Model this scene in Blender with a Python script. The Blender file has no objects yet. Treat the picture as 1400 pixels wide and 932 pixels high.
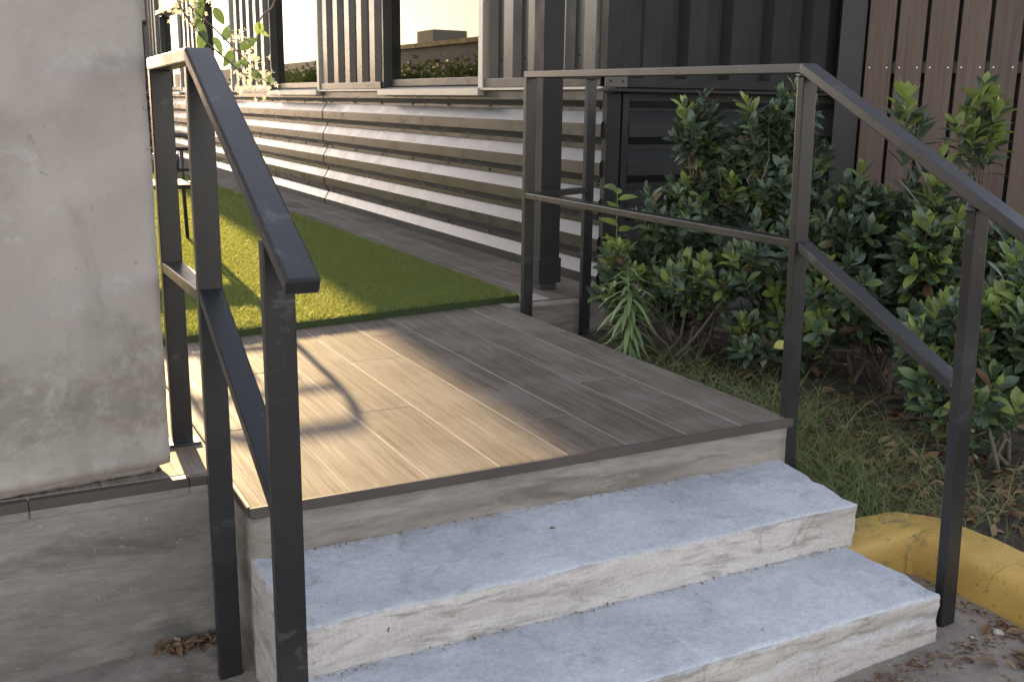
import bpy, bmesh, math, random
import numpy as np
from mathutils import Vector, Matrix, Quaternion, noise

random.seed(7)
rng = np.random.default_rng(7)
scene = bpy.context.scene
col = scene.collection
V = Vector

# ------------------------------------------------------------------ camera
cam_d = bpy.data.cameras.new('camera')
cam = bpy.data.objects.new('camera', cam_d)
col.objects.link(cam)
cam_d.sensor_width = 36.0
cam_d.sensor_fit = 'HORIZONTAL'
cam_d.lens = 36.0
cam_d.clip_start = 0.05
cam_d.clip_end = 2000
CAM = V((-0.4877, -2.2041, 0.9117))
right = V((0.8872, -0.4611, 0.0136)); down = V((-0.0930, -0.2077, -0.9738)); fwd = V((0.4519, 0.8627, -0.2272))
m = Matrix((right, -down, -fwd)).transposed().to_4x4()
m.translation = CAM
cam.matrix_world = m
scene.camera = cam

# ------------------------------------------------------------------ sky, sun, exposure
SUN_EL = math.radians(11.3)
SUN_AZ = math.atan2(0.052, 1.0)
world = bpy.data.worlds.new('World')
scene.world = world
world.use_nodes = True
wn = world.node_tree
bg = wn.nodes['Background']
sky = wn.nodes.new('ShaderNodeTexSky')
sky.sky_type = 'NISHITA'
sky.sun_disc = False
sky.sun_elevation = SUN_EL
sky.sun_rotation = SUN_AZ
sky.air_density = 1.0
sky.dust_density = 0.5
sky.ozone_density = 1.0
tint = wn.nodes.new('ShaderNodeMix'); tint.data_type = 'RGBA'; tint.blend_type = 'MULTIPLY'
tint.inputs[0].default_value = 1.0
tint.inputs[7].default_value = (1.0, 0.88, 0.84, 1)          # the camera's white balance
soft = wn.nodes.new('ShaderNodeHueSaturation')
soft.inputs['Saturation'].default_value = 0.62                # thin high haze: a paler sky
wn.links.new(sky.outputs[0], soft.inputs['Color'])
wn.links.new(soft.outputs[0], tint.inputs[6])
wn.links.new(tint.outputs[2], bg.inputs[0])
bg.inputs[1].default_value = 0.15
sun_d = bpy.data.lights.new('sun', 'SUN')
sun_d.energy = 4.4
sun_d.angle = math.radians(0.5)
sun_d.color = (1.0, 0.71, 0.37)
sun = bpy.data.objects.new('sun', sun_d)
col.objects.link(sun)
sdir = V((math.sin(SUN_AZ) * math.cos(SUN_EL), math.cos(SUN_AZ) * math.cos(SUN_EL), math.sin(SUN_EL)))
sun.rotation_euler = sdir.to_track_quat('Z', 'Y').to_euler()
scene.view_settings.view_transform = 'Standard'
scene.view_settings.look = 'None'
scene.view_settings.exposure = 2.02
scene.view_settings.gamma = 1.0

# ------------------------------------------------------------------ helpers
def tag(o, label=None, cat=None, group=None, kind=None):
    if label: o['label'] = label
    if cat: o['category'] = cat
    if group: o['group'] = group
    if kind: o['kind'] = kind
    return o

def world_loc(o):
    p = V((0, 0, 0))
    while o is not None:
        p += o.location
        o = o.parent
    return p

def empty(name, loc, label=None, cat=None, group=None, kind=None):
    o = bpy.data.objects.new(name, None)
    o.empty_display_size = 0.1
    col.objects.link(o)
    o.location = loc
    return tag(o, label, cat, group, kind)

def link(name, me, parent=None, loc=(0, 0, 0)):
    o = bpy.data.objects.new(name, me)
    col.objects.link(o)
    o.location = loc
    if parent is not None: o.parent = parent
    return o

def finish(name, bm, mat, parent=None, smooth=False, origin=None):
    """verts are in world coordinates; the object keeps its parent's origin (or the given one)"""
    base = world_loc(parent) if parent is not None else V((0, 0, 0))
    org = V(origin) if origin is not None else base
    bmesh.ops.translate(bm, verts=bm.verts, vec=-org)
    bmesh.ops.recalc_face_normals(bm, faces=bm.faces)
    me = bpy.data.meshes.new(name)
    bm.to_mesh(me); bm.free()
    for mm in (mat if isinstance(mat, (list, tuple)) else [mat]): me.materials.append(mm)
    if smooth:
        me.polygons.foreach_set('use_smooth', [True] * len(me.polygons))
    return link(name, me, parent, org - base)

def add_box(bm, x0, x1, y0, y1, z0, z1):
    vs = [bm.verts.new(p) for p in ((x0,y0,z0),(x1,y0,z0),(x1,y1,z0),(x0,y1,z0),(x0,y0,z1),(x1,y0,z1),(x1,y1,z1),(x0,y1,z1))]
    for f in ((3,2,1,0),(4,5,6,7),(0,1,5,4),(1,2,6,5),(2,3,7,6),(3,0,4,7)): bm.faces.new([vs[i] for i in f])
    return vs

def bev(bm, w=0.003, seg=2):
    bmesh.ops.bevel(bm, geom=list(bm.edges), offset=w, segments=seg, profile=0.5, affect='EDGES')

def box(name, x0, x1, y0, y1, z0, z1, mat, parent=None, b=0.0):
    bm = bmesh.new(); add_box(bm, x0, x1, y0, y1, z0, z1)
    if b: bev(bm, b)
    return finish(name, bm, mat, parent)

def add_bar(bm, p0, p1, w, h, side=None):
    """box section bar; w along 'side' (horizontal), h along the other"""
    p0, p1 = V(p0), V(p1)
    d = (p1 - p0).normalized()
    s = V(side) if side else d.cross(V((0, 0, 1)))
    s = (s - d * s.dot(d)).normalized()
    t = d.cross(s)
    a = []
    for p in (p0, p1):
        for i, j in ((-1,-1),(1,-1),(1,1),(-1,1)): a.append(bm.verts.new(p + s * (i * w / 2) + t * (j * h / 2)))
    for f in ((0,1,2,3),(7,6,5,4),(0,4,5,1),(1,5,6,2),(2,6,7,3),(3,7,4,0)): bm.faces.new([a[i] for i in f])

def bar(name, p0, p1, w, h, mat, parent=None, side=None, b=0.003):
    bm = bmesh.new(); add_bar(bm, p0, p1, w, h, side)
    if b: bev(bm, b)
    return finish(name, bm, mat, parent)

def add_tube(bm, pts, rad, sides=6, cap=True):
    pts = [V(p) for p in pts]
    rads = rad if isinstance(rad, (list, tuple)) else [rad] * len(pts)
    rings = []
    n = None
    for i, p in enumerate(pts):
        d = (pts[min(i + 1, len(pts) - 1)] - pts[max(i - 1, 0)]).normalized()
        if n is None:
            n = d.orthogonal().normalized()
        n = (n - d * n.dot(d)).normalized()
        b = d.cross(n)
        rings.append([bm.verts.new(p + (n * math.cos(2*math.pi*k/sides) + b * math.sin(2*math.pi*k/sides)) * rads[i]) for k in range(sides)])
    for a, c in zip(rings, rings[1:]):
        for k in range(sides): bm.faces.new((a[k], a[(k+1) % sides], c[(k+1) % sides], c[k]))
    if cap:
        bm.faces.new(rings[0][::-1]); bm.faces.new(rings[-1])

def fbm(p, s, o=4):
    return noise.fractal(V(p) * s, 1.0, 2.0, o, noise_basis='PERLIN_ORIGINAL')

def rblock(name, x0, x1, y0, y1, z0, z1, res, r, mat, parent=None, amp=0.004, fn=None, sc=6.0):
    """rounded block with an uneven hand-finished surface"""
    bm = bmesh.new()
    n = [max(2, int((b - a) / res)) for a, b in ((x0,x1),(y0,y1),(z0,z1))]
    lo, hi = V((x0,y0,z0)), V((x1,y1,z1))
    cache = {}
    def vert(i, j, k):
        key = (i, j, k)
        if key not in cache:
            p = V((x0 + (x1-x0)*i/n[0], y0 + (y1-y0)*j/n[1], z0 + (z1-z0)*k/n[2]))
            q = V([min(max(p[a], lo[a] + r), hi[a] - r) for a in range(3)])
            d = p - q
            if d.length > 1e-9: p = q + d.normalized() * r
            nn = (p - q).normalized() if (p - q).length > 1e-9 else V((0,0,1))
            p = p + nn * (amp * fbm(p, sc) + amp * 0.5 * fbm(p + V((9,3,1)), sc * 5))
            if fn: p = fn(p, i / n[0], j / n[1], k / n[2])
            cache[key] = bm.verts.new(p)
        return cache[key]
    def face(a, b, c, d): bm.faces.new((vert(*a), vert(*b), vert(*c), vert(*d)))
    for i in range(n[0]):
        for j in range(n[1]):
            face((i,j,n[2]),(i+1,j,n[2]),(i+1,j+1,n[2]),(i,j+1,n[2]))
            face((i,j+1,0),(i+1,j+1,0),(i+1,j,0),(i,j,0))
        for k in range(n[2]):
            face((i,0,k),(i+1,0,k),(i+1,0,k+1),(i,0,k+1))
            face((i+1,n[1],k),(i,n[1],k),(i,n[1],k+1),(i+1,n[1],k+1))
    for j in range(n[1]):
        for k in range(n[2]):
            face((0,j+1,k),(0,j,k),(0,j,k+1),(0,j+1,k+1))
            face((n[0],j,k),(n[0],j+1,k),(n[0],j+1,k+1),(n[0],j,k+1))
    return finish(name, bm, mat, parent, smooth=True)

# ------------------------------------------------------------------ materials
class NT:
    def __init__(s, name):
        s.m = bpy.data.materials.new(name); s.m.use_nodes = True
        s.t = s.m.node_tree; s.b = s.t.nodes['Principled BSDF']; s.out = s.t.nodes['Material Output']
        s.tc = s.t.nodes.new('ShaderNodeTexCoord')
    def n(s, kind, **kw):
        o = s.t.nodes.new('ShaderNode' + kind)
        for k, v in kw.items(): setattr(o, k, v)
        return o
    def l(s, a, b): s.t.links.new(a, b)
    def coord(s, scale=(1,1,1), src='Object', rand=False):
        mp = s.n('Mapping'); mp.inputs['Scale'].default_value = scale
        c = s.tc.outputs[src]
        if rand:
            oi = s.n('ObjectInfo'); ml = s.n('VectorMath', operation='SCALE'); ml.inputs[0].default_value = (37, 91, 53)
            s.l(oi.outputs['Random'], ml.inputs['Scale'])
            ad = s.n('VectorMath', operation='ADD'); s.l(c, ad.inputs[0]); s.l(ml.outputs[0], ad.inputs[1]); c = ad.outputs[0]
        s.l(c, mp.inputs['Vector']); return mp.outputs[0]
    def noise(s, vec, scale, detail=5, rough=0.6, dist=0.0):
        o = s.n('TexNoise'); o.inputs['Scale'].default_value = scale; o.inputs['Detail'].default_value = detail
        o.inputs['Roughness'].default_value = rough; o.inputs['Distortion'].default_value = dist
        s.l(vec, o.inputs['Vector']); return o.outputs['Fac']
    def ramp(s, fac, stops):
        r = s.n('ValToRGB'); e = r.color_ramp.elements
        while len(e) < len(stops): e.new(0.5)
        for el, (p, c) in zip(e, stops):
            el.position = p; el.color = (*c, 1) if not isinstance(c, (int, float)) else (c, c, c, 1)
        s.l(fac, r.inputs[0]); return r.outputs[0]
    def mix(s, a, b, fac, mode='MIX'):
        x = s.n('Mix', data_type='RGBA', blend_type=mode)
        for sock, v in ((x.inputs[6], a), (x.inputs[7], b), (x.inputs[0], fac)):
            if hasattr(v, 'links') or hasattr(v, 'is_linked'): s.l(v, sock)
            elif isinstance(v, (int, float)): sock.default_value = v
            else: sock.default_value = (*v, 1)
        return x.outputs[2]
    def bump(s, h, strength=0.3, dist=0.01, prev=None):
        b = s.n('Bump'); b.inputs['Strength'].default_value = strength; b.inputs['Distance'].default_value = dist
        s.l(h, b.inputs['Height'])
        if prev is not None: s.l(prev, b.inputs['Normal'])
        s.l(b.outputs[0], s.b.inputs['Normal']); return b.outputs[0]
    def set(s, **kw):
        for k, v in kw.items():
            k = k.replace('_', ' ')
            if hasattr(v, 'is_linked'): s.l(v, s.b.inputs[k])
            else: s.b.inputs[k].default_value = (*v, 1) if isinstance(v, tuple) else v
        return s

def concrete(name, dark, light, stain=None, rough=0.85, scale=1.0, bumps=0.35, stretch=(1, 1, 1), speck=0.5, paint=None):
    s = NT(name)
    c = s.coord(stretch)
    c1 = s.coord((1, 1, 1))
    big = s.noise(c, 2.2 * scale, 6, 0.62, 0.4)
    colr = s.ramp(big, [(0.34, dark), (0.66, light)])
    mid = s.noise(c, 11 * scale, 6, 0.65, 0.3)
    colr = s.mix(colr, (0.5, 0.5, 0.5), s.ramp(mid, [(0.35, 0.0), (0.75, 0.10)]), 'MIX')
    colr = s.mix(colr, s.ramp(s.noise(c, 24 * scale, 4, 0.7), [(0.3, 0.72), (0.62, 1.0)]), 0.8, 'MULTIPLY')
    if stain:
        st = s.noise(c, 3.4 * scale, 7, 0.7, 0.8)
        colr = s.mix(colr, stain, s.ramp(st, [(0.52, 0.0), (0.66, 0.75)]))
    if paint:     # worn white splashes
        pw = s.noise(c, 7 * scale, 8, 0.72, 0.5)
        colr = s.mix(colr, paint, s.ramp(pw, [(0.60, 0.0), (0.70, 0.55)]))
    sp = s.noise(c1, 140, 2, 0.5)
    colr = s.mix(colr, (0.75, 0.73, 0.68), s.ramp(sp, [(0.68, 0.0), (0.76, speck)]))
    sp2 = s.noise(c1, 90, 2, 0.5)
    colr = s.mix(colr, (0.03, 0.03, 0.03), s.ramp(sp2, [(0.24, speck * 0.8), (0.32, 0.0)]))
    s.set(Base_Color=colr, Roughness=rough)
    b1 = s.bump(mid, bumps, 0.01)
    s.bump(s.noise(c1, 180, 4, 0.7), bumps * 0.8, 0.0015, b1)
    return s.m

def paint_metal(name, base, rough=0.4, metal=0.0, scuff=None, spec=0.5, dirt=0.25):
    s = NT(name)
    c = s.coord((1, 1, 1), rand=True)
    g = s.noise(c, 5, 6, 0.65)
    colr = s.mix(base, tuple(min(1, v * 1.5 + 0.01) for v in base), s.ramp(g, [(0.35, 0.0), (0.7, dirt * 2)]))
    if scuff:
        k = s.noise(c, 16, 8, 0.75, 0.6)
        g2 = s.noise(c, 4, 3, 0.5)
        f = s.n('Math', operation='MULTIPLY'); s.l(s.ramp(k, [(0.56, 0.0), (0.66, 1.0)]), f.inputs[0]); s.l(s.ramp(g2, [(0.49, 0.0), (0.61, 0.26)]), f.inputs[1])
        colr = s.mix(colr, scuff, f.outputs[0])
    s.set(Base_Color=colr, Roughness=s.ramp(g, [(0.3, rough * 0.8), (0.7, min(1, rough * 1.3))]), Metallic=metal, Specular_IOR_Level=spec)
    s.bump(s.noise(c, 220, 3, 0.6), 0.12, 0.001)
    return s.m

def leaf_mat(name, base, tint, rough=0.35, trans=0.25, spec=0.5):
    s = NT(name)
    oi = s.n('ObjectInfo')
    c = s.coord((1, 1, 1))
    g = s.noise(c, 9, 4, 0.6)
    colr = s.mix(base, tint, s.ramp(g, [(0.35, 0.0), (0.7, 0.8)]))
    hs = s.n('HueSaturation'); s.l(colr, hs.inputs['Color'])
    mr = s.n('MapRange'); mr.inputs[3].default_value = 0.75; mr.inputs[4].default_value = 1.3
    s.l(oi.outputs['Random'], mr.inputs[0]); s.l(mr.outputs[0], hs.inputs['Value'])
    s.set(Base_Color=hs.outputs[0], Roughness=rough, Specular_IOR_Level=spec)
    tr = s.n('BsdfTranslucent'); s.l(hs.outputs[0], tr.inputs['Color'])
    mx = s.n('MixShader'); mx.inputs[0].default_value = trans
    s.l(s.b.outputs[0], mx.inputs[1]); s.l(tr.outputs[0], mx.inputs[2]); s.l(mx.outputs[0], s.out.inputs['Surface'])
    return s.m

def wood_tile(name, dark, light):
    s = NT(name)
    oi = s.n('ObjectInfo')
    c = s.coord((1, 1, 1), rand=True)
    def st(a, b):
        mp = s.n('Mapping'); mp.inputs['Scale'].default_value = (a, b, 1); s.l(c, mp.inputs['Vector']); return mp.outputs[0]
    grain = s.noise(st(24, 0.7), 3.0, 6, 0.72, 0.25)
    fine = s.noise(st(130, 2.2), 2.0, 4, 0.65)
    colr = s.ramp(grain, [(0.30, dark), (0.52, tuple((a + b) / 2 for a, b in zip(dark, light))), (0.72, light)])
    colr = s.mix(colr, s.ramp(fine, [(0.35, 0.60), (0.6, 1.06)]), 0.75, 'MULTIPLY')
    hs = s.n('HueSaturation'); s.l(colr, hs.inputs['Color'])
    mr = s.n('MapRange'); mr.inputs[3].default_value = 0.72; mr.inputs[4].default_value = 1.14
    s.l(oi.outputs['Random'], mr.inputs[0]); s.l(mr.outputs[0], hs.inputs['Value'])
    cloud = s.noise(c, 3, 5, 0.6)
    colr = s.mix(hs.outputs[0], (0.33, 0.31, 0.28), s.ramp(cloud, [(0.45, 0.0), (0.75, 0.35)]))
    s.set(Base_Color=colr, Specular_IOR_Level=0.07, Roughness=s.ramp(grain, [(0.3, 0.72), (0.7, 0.58)]))
    b = s.bump(grain, 0.5, 0.0025)
    s.bump(fine, 0.5, 0.0010, b)
    return s.m

M = {}
M['tile'] = wood_tile('wood_look_tile', (0.118, 0.100, 0.083), (0.265, 0.23, 0.19))
M['grout'] = concrete('grout', (0.28, 0.25, 0.22), (0.46, 0.42, 0.37), speck=0.1)
M['trim'] = paint_metal('tile_edge', (0.066, 0.054, 0.048), 0.55, 0.0, spec=0.3)
M['slab'] = concrete('bare_concrete', (0.13, 0.108, 0.09), (0.33, 0.29, 0.255), stain=(0.105, 0.085, 0.07), paint=(0.44, 0.41, 0.37), stretch=(0.5, 1, 3.0), bumps=0.5, speck=0.12)
M['wallgrey'] = concrete('grey_render', (0.145, 0.132, 0.12), (0.27, 0.25, 0.225), stain=(0.10, 0.092, 0.085), paint=(0.36, 0.34, 0.315), stretch=(0.6, 1, 2.4), bumps=0.5, speck=0.28)
M['paver'] = concrete('pavement', (0.20, 0.17, 0.14), (0.34, 0.295, 0.25), stain=(0.13, 0.11, 0.09), bumps=0.5)

def step_mat():
    s = NT('painted_step')
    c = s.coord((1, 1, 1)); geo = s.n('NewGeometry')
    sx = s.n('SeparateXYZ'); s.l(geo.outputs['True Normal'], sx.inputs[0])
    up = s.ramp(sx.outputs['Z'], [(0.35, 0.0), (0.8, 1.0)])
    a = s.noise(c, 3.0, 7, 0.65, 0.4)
    top = s.ramp(a, [(0.30, (0.43, 0.46, 0.50)), (0.62, (0.60, 0.63, 0.67))])  # blue skylight on the treads is put into the upward-facing colour
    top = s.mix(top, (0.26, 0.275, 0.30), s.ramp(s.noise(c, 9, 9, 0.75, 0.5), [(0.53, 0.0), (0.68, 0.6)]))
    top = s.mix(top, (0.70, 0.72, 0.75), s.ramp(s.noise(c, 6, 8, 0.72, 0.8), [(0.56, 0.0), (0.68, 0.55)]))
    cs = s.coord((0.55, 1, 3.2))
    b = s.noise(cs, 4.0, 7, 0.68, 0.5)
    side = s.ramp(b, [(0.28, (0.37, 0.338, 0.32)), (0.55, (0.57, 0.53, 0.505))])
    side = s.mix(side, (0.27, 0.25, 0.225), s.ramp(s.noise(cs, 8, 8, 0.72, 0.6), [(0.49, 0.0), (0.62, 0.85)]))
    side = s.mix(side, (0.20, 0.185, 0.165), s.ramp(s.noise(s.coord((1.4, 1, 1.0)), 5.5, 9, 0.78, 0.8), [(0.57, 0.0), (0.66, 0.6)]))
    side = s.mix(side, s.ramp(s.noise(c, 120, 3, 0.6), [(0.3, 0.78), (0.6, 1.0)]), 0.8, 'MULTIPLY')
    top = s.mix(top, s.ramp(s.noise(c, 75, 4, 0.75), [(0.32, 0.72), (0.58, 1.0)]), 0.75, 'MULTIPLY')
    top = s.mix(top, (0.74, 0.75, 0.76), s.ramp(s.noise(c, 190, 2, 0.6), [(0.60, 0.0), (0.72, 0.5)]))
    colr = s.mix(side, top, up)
    spk = s.noise(c, 48, 3, 0.6)
    colr = s.mix(colr, (0.09, 0.085, 0.08), s.ramp(spk, [(0.245, 0.9), (0.285, 0.0)]))
    s.set(Base_Color=colr, Roughness=0.7)
    n1 = s.bump(s.noise(c, 22, 7, 0.75), 0.55, 0.007)
    s.bump(s.noise(c, 260, 4, 0.75), 0.9, 0.0022, n1)
    return s.m
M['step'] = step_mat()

def pillar_mat():
    s = NT('cast_concrete')
    c = s.coord((1, 1, 1))
    a = s.noise(c, 1.7, 7, 0.6, 0.5)
    colr = s.ramp(a, [(0.3, (0.235, 0.208, 0.186)), (0.60, (0.40, 0.362, 0.333))])
    sep = s.n('SeparateXYZ'); s.l(c, sep.inputs[0])
    nz = s.n('Math', operation='MULTIPLY_ADD'); s.l(s.noise(c, 4.5, 9, 0.72, 0.4), nz.inputs[0]); nz.inputs[1].default_value = 0.62; nz.inputs[2].default_value = -0.25
    h = s.n('Math', operation='SUBTRACT'); s.l(sep.outputs['Z'], h.inputs[0]); s.l(nz.outputs[0], h.inputs[1])
    colr = s.mix(colr, (0.24, 0.215, 0.19), s.ramp(s.noise(s.coord((1, 1, 0.6)), 5.5, 8, 0.68, 0.8), [(0.50, 0.0), (0.66, 0.55)]))
    damp = s.ramp(h.outputs[0], [(0.0, 0.0), (0.06, 0.75), (0.20, 0.7), (0.31, 0.0)])
    colr = s.mix(colr, s.ramp(s.noise(c, 16, 8, 0.75, 0.4), [(0.34, (0.145, 0.13, 0.098)), (0.52, (0.225, 0.205, 0.165)), (0.66, (0.36, 0.335, 0.29))]), damp)
    colr = s.mix(colr, (0.50, 0.48, 0.45), s.ramp(s.noise(c, 8, 8, 0.72, 0.6), [(0.57, 0.0), (0.68, 0.38)]))
    colr = s.mix(colr, (0.22, 0.21, 0.19), s.ramp(s.noise(c, 45, 2, 0.5), [(0.25, 0.7), (0.31, 0.0)]))
    s.set(Base_Color=colr, Roughness=0.8)
    b = s.bump(s.noise(c, 14, 7, 0.7), 0.3, 0.006)
    s.bump(s.noise(c, 160, 3, 0.7), 0.3, 0.001, b)
    return s.m
M['pillar'] = pillar_mat()
M['curb'] = None
def curb_mat():
    s = NT('yellow_curb_paint')
    c = s.coord((1, 1, 1))
    colr = s.ramp(s.noise(c, 4, 6, 0.65, 0.3), [(0.3, (0.42, 0.26, 0.06)), (0.65, (0.56, 0.37, 0.10))])
    colr = s.mix(colr, (0.16, 0.13, 0.09), s.ramp(s.noise(c, 11, 8, 0.75, 0.6), [(0.57, 0.0), (0.66, 0.8)]))
    colr = s.mix(colr, (0.08, 0.07, 0.05), s.ramp(s.noise(c, 38, 4, 0.6), [(0.28, 0.8), (0.36, 0.0)]))
    s.set(Base_Color=colr, Roughness=0.65)
    b = s.bump(s.noise(c, 16, 6, 0.7), 0.5, 0.008)
    s.bump(s.noise(c, 120, 3, 0.7), 0.4, 0.0015, b)
    return s.m
M['curb'] = curb_mat()
M['rail'] = paint_metal('black_rail_paint', (0.015, 0.0155, 0.018), 0.33, 0.0, scuff=(0.20, 0.20, 0.20), dirt=0.12)
M['column'] = paint_metal('black_column_paint', (0.018, 0.017, 0.018), 0.55, 0.0, spec=0.25)
M['cladding'] = paint_metal('bronze_cladding', (0.026, 0.026, 0.0255), 0.29, 0.12, dirt=0.04, spec=0.55)
M['frame'] = paint_metal('pale_frame', (0.42, 0.39, 0.34), 0.4, 0.2, dirt=0.1)
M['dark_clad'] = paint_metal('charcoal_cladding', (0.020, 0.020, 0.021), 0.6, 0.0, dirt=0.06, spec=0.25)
M['dark_trim'] = paint_metal('charcoal_trim', (0.030, 0.030, 0.032), 0.45, 0.0, dirt=0.1)
M['screw'] = paint_metal('dark_screw', (0.03, 0.028, 0.027), 0.5, 0.5)
M['steel'] = paint_metal('bright_screw', (0.75, 0.73, 0.70), 0.3, 1.0)
M['chair'] = paint_metal('chair_paint', (0.035, 0.032, 0.03), 0.38, 0.0)
def glass_mat():
    s = NT('mirror_glass')
    s.set(Base_Color=(0.17, 0.158, 0.128), Metallic=1.0, Roughness=0.015)
    c = s.coord((1, 1, 1))
    s.bump(s.noise(c, 0.9, 2, 0.5), 0.02, 0.02)
    return s.m
M['glass'] = glass_mat()
M['rust'] = concrete('rusty_weld', (0.22, 0.12, 0.06), (0.42, 0.28, 0.17), speck=0.2)
def board_mat():
    s = NT('brown_board')
    c = s.coord((30, 30, 1.2), rand=True)
    g = s.noise(c, 1.6, 6, 0.7, 0.5)
    colr = s.ramp(g, [(0.3, (0.080, 0.053, 0.041)), (0.7, (0.135, 0.093, 0.074))])
    oi = s.n('ObjectInfo'); hs = s.n('HueSaturation'); mr = s.n('MapRange'); mr.inputs[3].default_value = 0.82; mr.inputs[4].default_value = 1.15
    s.l(oi.outputs['Random'], mr.inputs[0]); s.l(mr.outputs[0], hs.inputs['Value']); s.l(colr, hs.inputs['Color'])
    s.set(Base_Color=hs.outputs[0], Roughness=0.6); s.bump(g, 0.3, 0.002)
    return s.m
M['board'] = board_mat()
def soil_mat():
    s = NT('mulch_soil')
    c = s.coord((1, 1, 1))
    colr = s.ramp(s.noise(c, 14, 7, 0.7), [(0.3, (0.025, 0.02, 0.015)), (0.6, (0.075, 0.058, 0.042)), (0.8, (0.13, 0.10, 0.07))])
    s.set(Base_Color=colr, Roughness=0.95); s.bump(s.noise(c, 40, 6, 0.75), 0.9, 0.015)
    return s.m
M['soil'] = soil_mat()
M['turf_base'] = NT('turf_backing').set(Base_Color=(0.025, 0.045, 0.012), Roughness=0.95).m
def blade_mat(name, c0, c1, trans, rough=0.5, through=None):
    s = NT(name)
    c = s.coord((1, 1, 1))
    w = s.n('TexWhiteNoise'); w.noise_dimensions = '3D'
    g = s.noise(c, 140, 2, 0.7)
    g2 = s.noise(c, 5, 4, 0.6)
    colr = s.mix(c0, c1, s.ramp(g, [(0.35, 0.0), (0.65, 1.0)]))
    colr = s.mix(colr, tuple(v * 0.7 for v in c0), s.ramp(g2, [(0.45, 0.0), (0.7, 0.5)]))
    s.set(Base_Color=colr, Roughness=rough, Specular_IOR_Level=0.3)
    tr = s.n('BsdfTranslucent'); s.l(s.mix(colr, through, 0.8) if through else colr, tr.inputs['Color'])
    mx = s.n('MixShader'); mx.inputs[0].default_value = trans
    s.l(s.b.outputs[0], mx.inputs[1]); s.l(tr.outputs[0], mx.inputs[2]); s.l(mx.outputs[0], s.out.inputs['Surface'])
    return s.m
M['turf'] = blade_mat('turf_blades', (0.042, 0.088, 0.032), (0.095, 0.160, 0.062), 0.44, 0.5, (0.48, 0.52, 0.10))
M['wild_grass'] = blade_mat('wild_grass_blades', (0.15, 0.21, 0.07), (0.28, 0.30, 0.13), 0.35)
LEAF = [leaf_mat('leaf_dark', (0.065, 0.098, 0.062), (0.10, 0.145, 0.09), 0.30, 0.18),
        leaf_mat('leaf_mid', (0.105, 0.155, 0.062), (0.15, 0.205, 0.085), 0.34, 0.25),
        leaf_mat('leaf_fresh', (0.21, 0.275, 0.065), (0.27, 0.33, 0.10), 0.4, 0.35)]
M['yellow_leaf'] = leaf_mat('leaf_yellow', (0.42, 0.42, 0.10), (0.34, 0.38, 0.09), 0.45, 0.25)
M['weed_leaf'] = leaf_mat('leaf_weed', (0.17, 0.25, 0.10), (0.24, 0.33, 0.15), 0.5, 0.3)
M['jas_leaf'] = leaf_mat('leaf_vine', (0.06, 0.10, 0.03), (0.10, 0.15, 0.04), 0.35, 0.45)
M['petal'] = leaf_mat('petal', (0.80, 0.78, 0.62), (0.85, 0.80, 0.55), 0.6, 0.45)
M['dry_leaf'] = leaf_mat('leaf_dry', (0.14, 0.075, 0.04), (0.24, 0.15, 0.09), 0.7, 0.1, 0.2)
M['dry_leaf_pale'] = leaf_mat('leaf_dry_pale', (0.24, 0.17, 0.10), (0.32, 0.24, 0.16), 0.7, 0.1, 0.2)
M['twig'] = concrete('bark', (0.08, 0.06, 0.045), (0.17, 0.13, 0.10), speck=0.1)
M['stem_green'] = NT('green_stem').set(Base_Color=(0.13, 0.19, 0.07), Roughness=0.6).m
M['pebble'] = concrete('pebble_stone', (0.45, 0.42, 0.36), (0.6, 0.56, 0.5), speck=0.3)
M['far_wall'] = concrete('far_wall', (0.36, 0.34, 0.31), (0.45, 0.43, 0.40), speck=0.0)
M['far_leaf'] = leaf_mat('far_leaf', (0.06, 0.09, 0.03), (0.12, 0.15, 0.05), 0.6, 0.3)

# ------------------------------------------------------------------ ground
def ground_z(x, y):
    return -0.432 + 0.045 * max(-3.0, min(3.0, x)) - 0.006 * max(-2, min(2, y))

def make_ground():
    bm = bmesh.new()
    xs = [-900, -300, -90, -30, -10, -5] + [-3 + 0.1 * i for i in range(61)] + [5, 10, 30, 90, 300, 900]
    ys = [-900, -300, -90, -30, -10, -5] + [-3 + 0.1 * i for i in range(51)] + [4, 8, 15, 30, 60, 150, 400, 900]
    g = [[bm.verts.new((x, y, ground_z(x, y) + (0.006 * fbm((x, y, 0), 1.5) if abs(x) < 4 else 0))) for y in ys] for x in xs]
    for i in range(len(xs) - 1):
        for j in range(len(ys) - 1):
            bm.faces.new((g[i][j], g[i+1][j], g[i+1][j+1], g[i][j+1]))
    o = finish('ground', bm, M['paver'], smooth=True)
    return tag(o, 'grey worn concrete pavement at the foot of the steps', 'ground', kind='structure')
make_ground()

def soil_z(x, y):
    t = max(0.0, min(1.0, (y + 0.25) / 1.1)); t = t * t * (3 - 2 * t)
    return -0.275 + 0.10 * t + 0.02 * fbm((x, y, 2), 3.0)

def make_bed():
    bm = bmesh.new()
    nx, ny = 60, 70
    rows = []
    for j in range(ny + 1):
        y = -3.0 + 5.1 * j / ny
        xl = 1.86 if y < -0.30 else (1.42 if y < 0.0 else 1.56)
        rows.append([bm.verts.new((xl + (5.0 - xl) * i / nx, y, soil_z(xl + (5.0 - xl) * i / nx, y))) for i in range(nx + 1)])
    for j in range(ny):
        for i in range(nx):
            bm.faces.new((rows[j][i], rows[j][i+1], rows[j+1][i+1], rows[j+1][i]))
    o = finish('planting_bed', bm, M['soil'], smooth=True)
    return tag(o, 'dark mulched soil of the planting bed beside the steps', 'soil', kind='structure')
make_bed()

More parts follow.
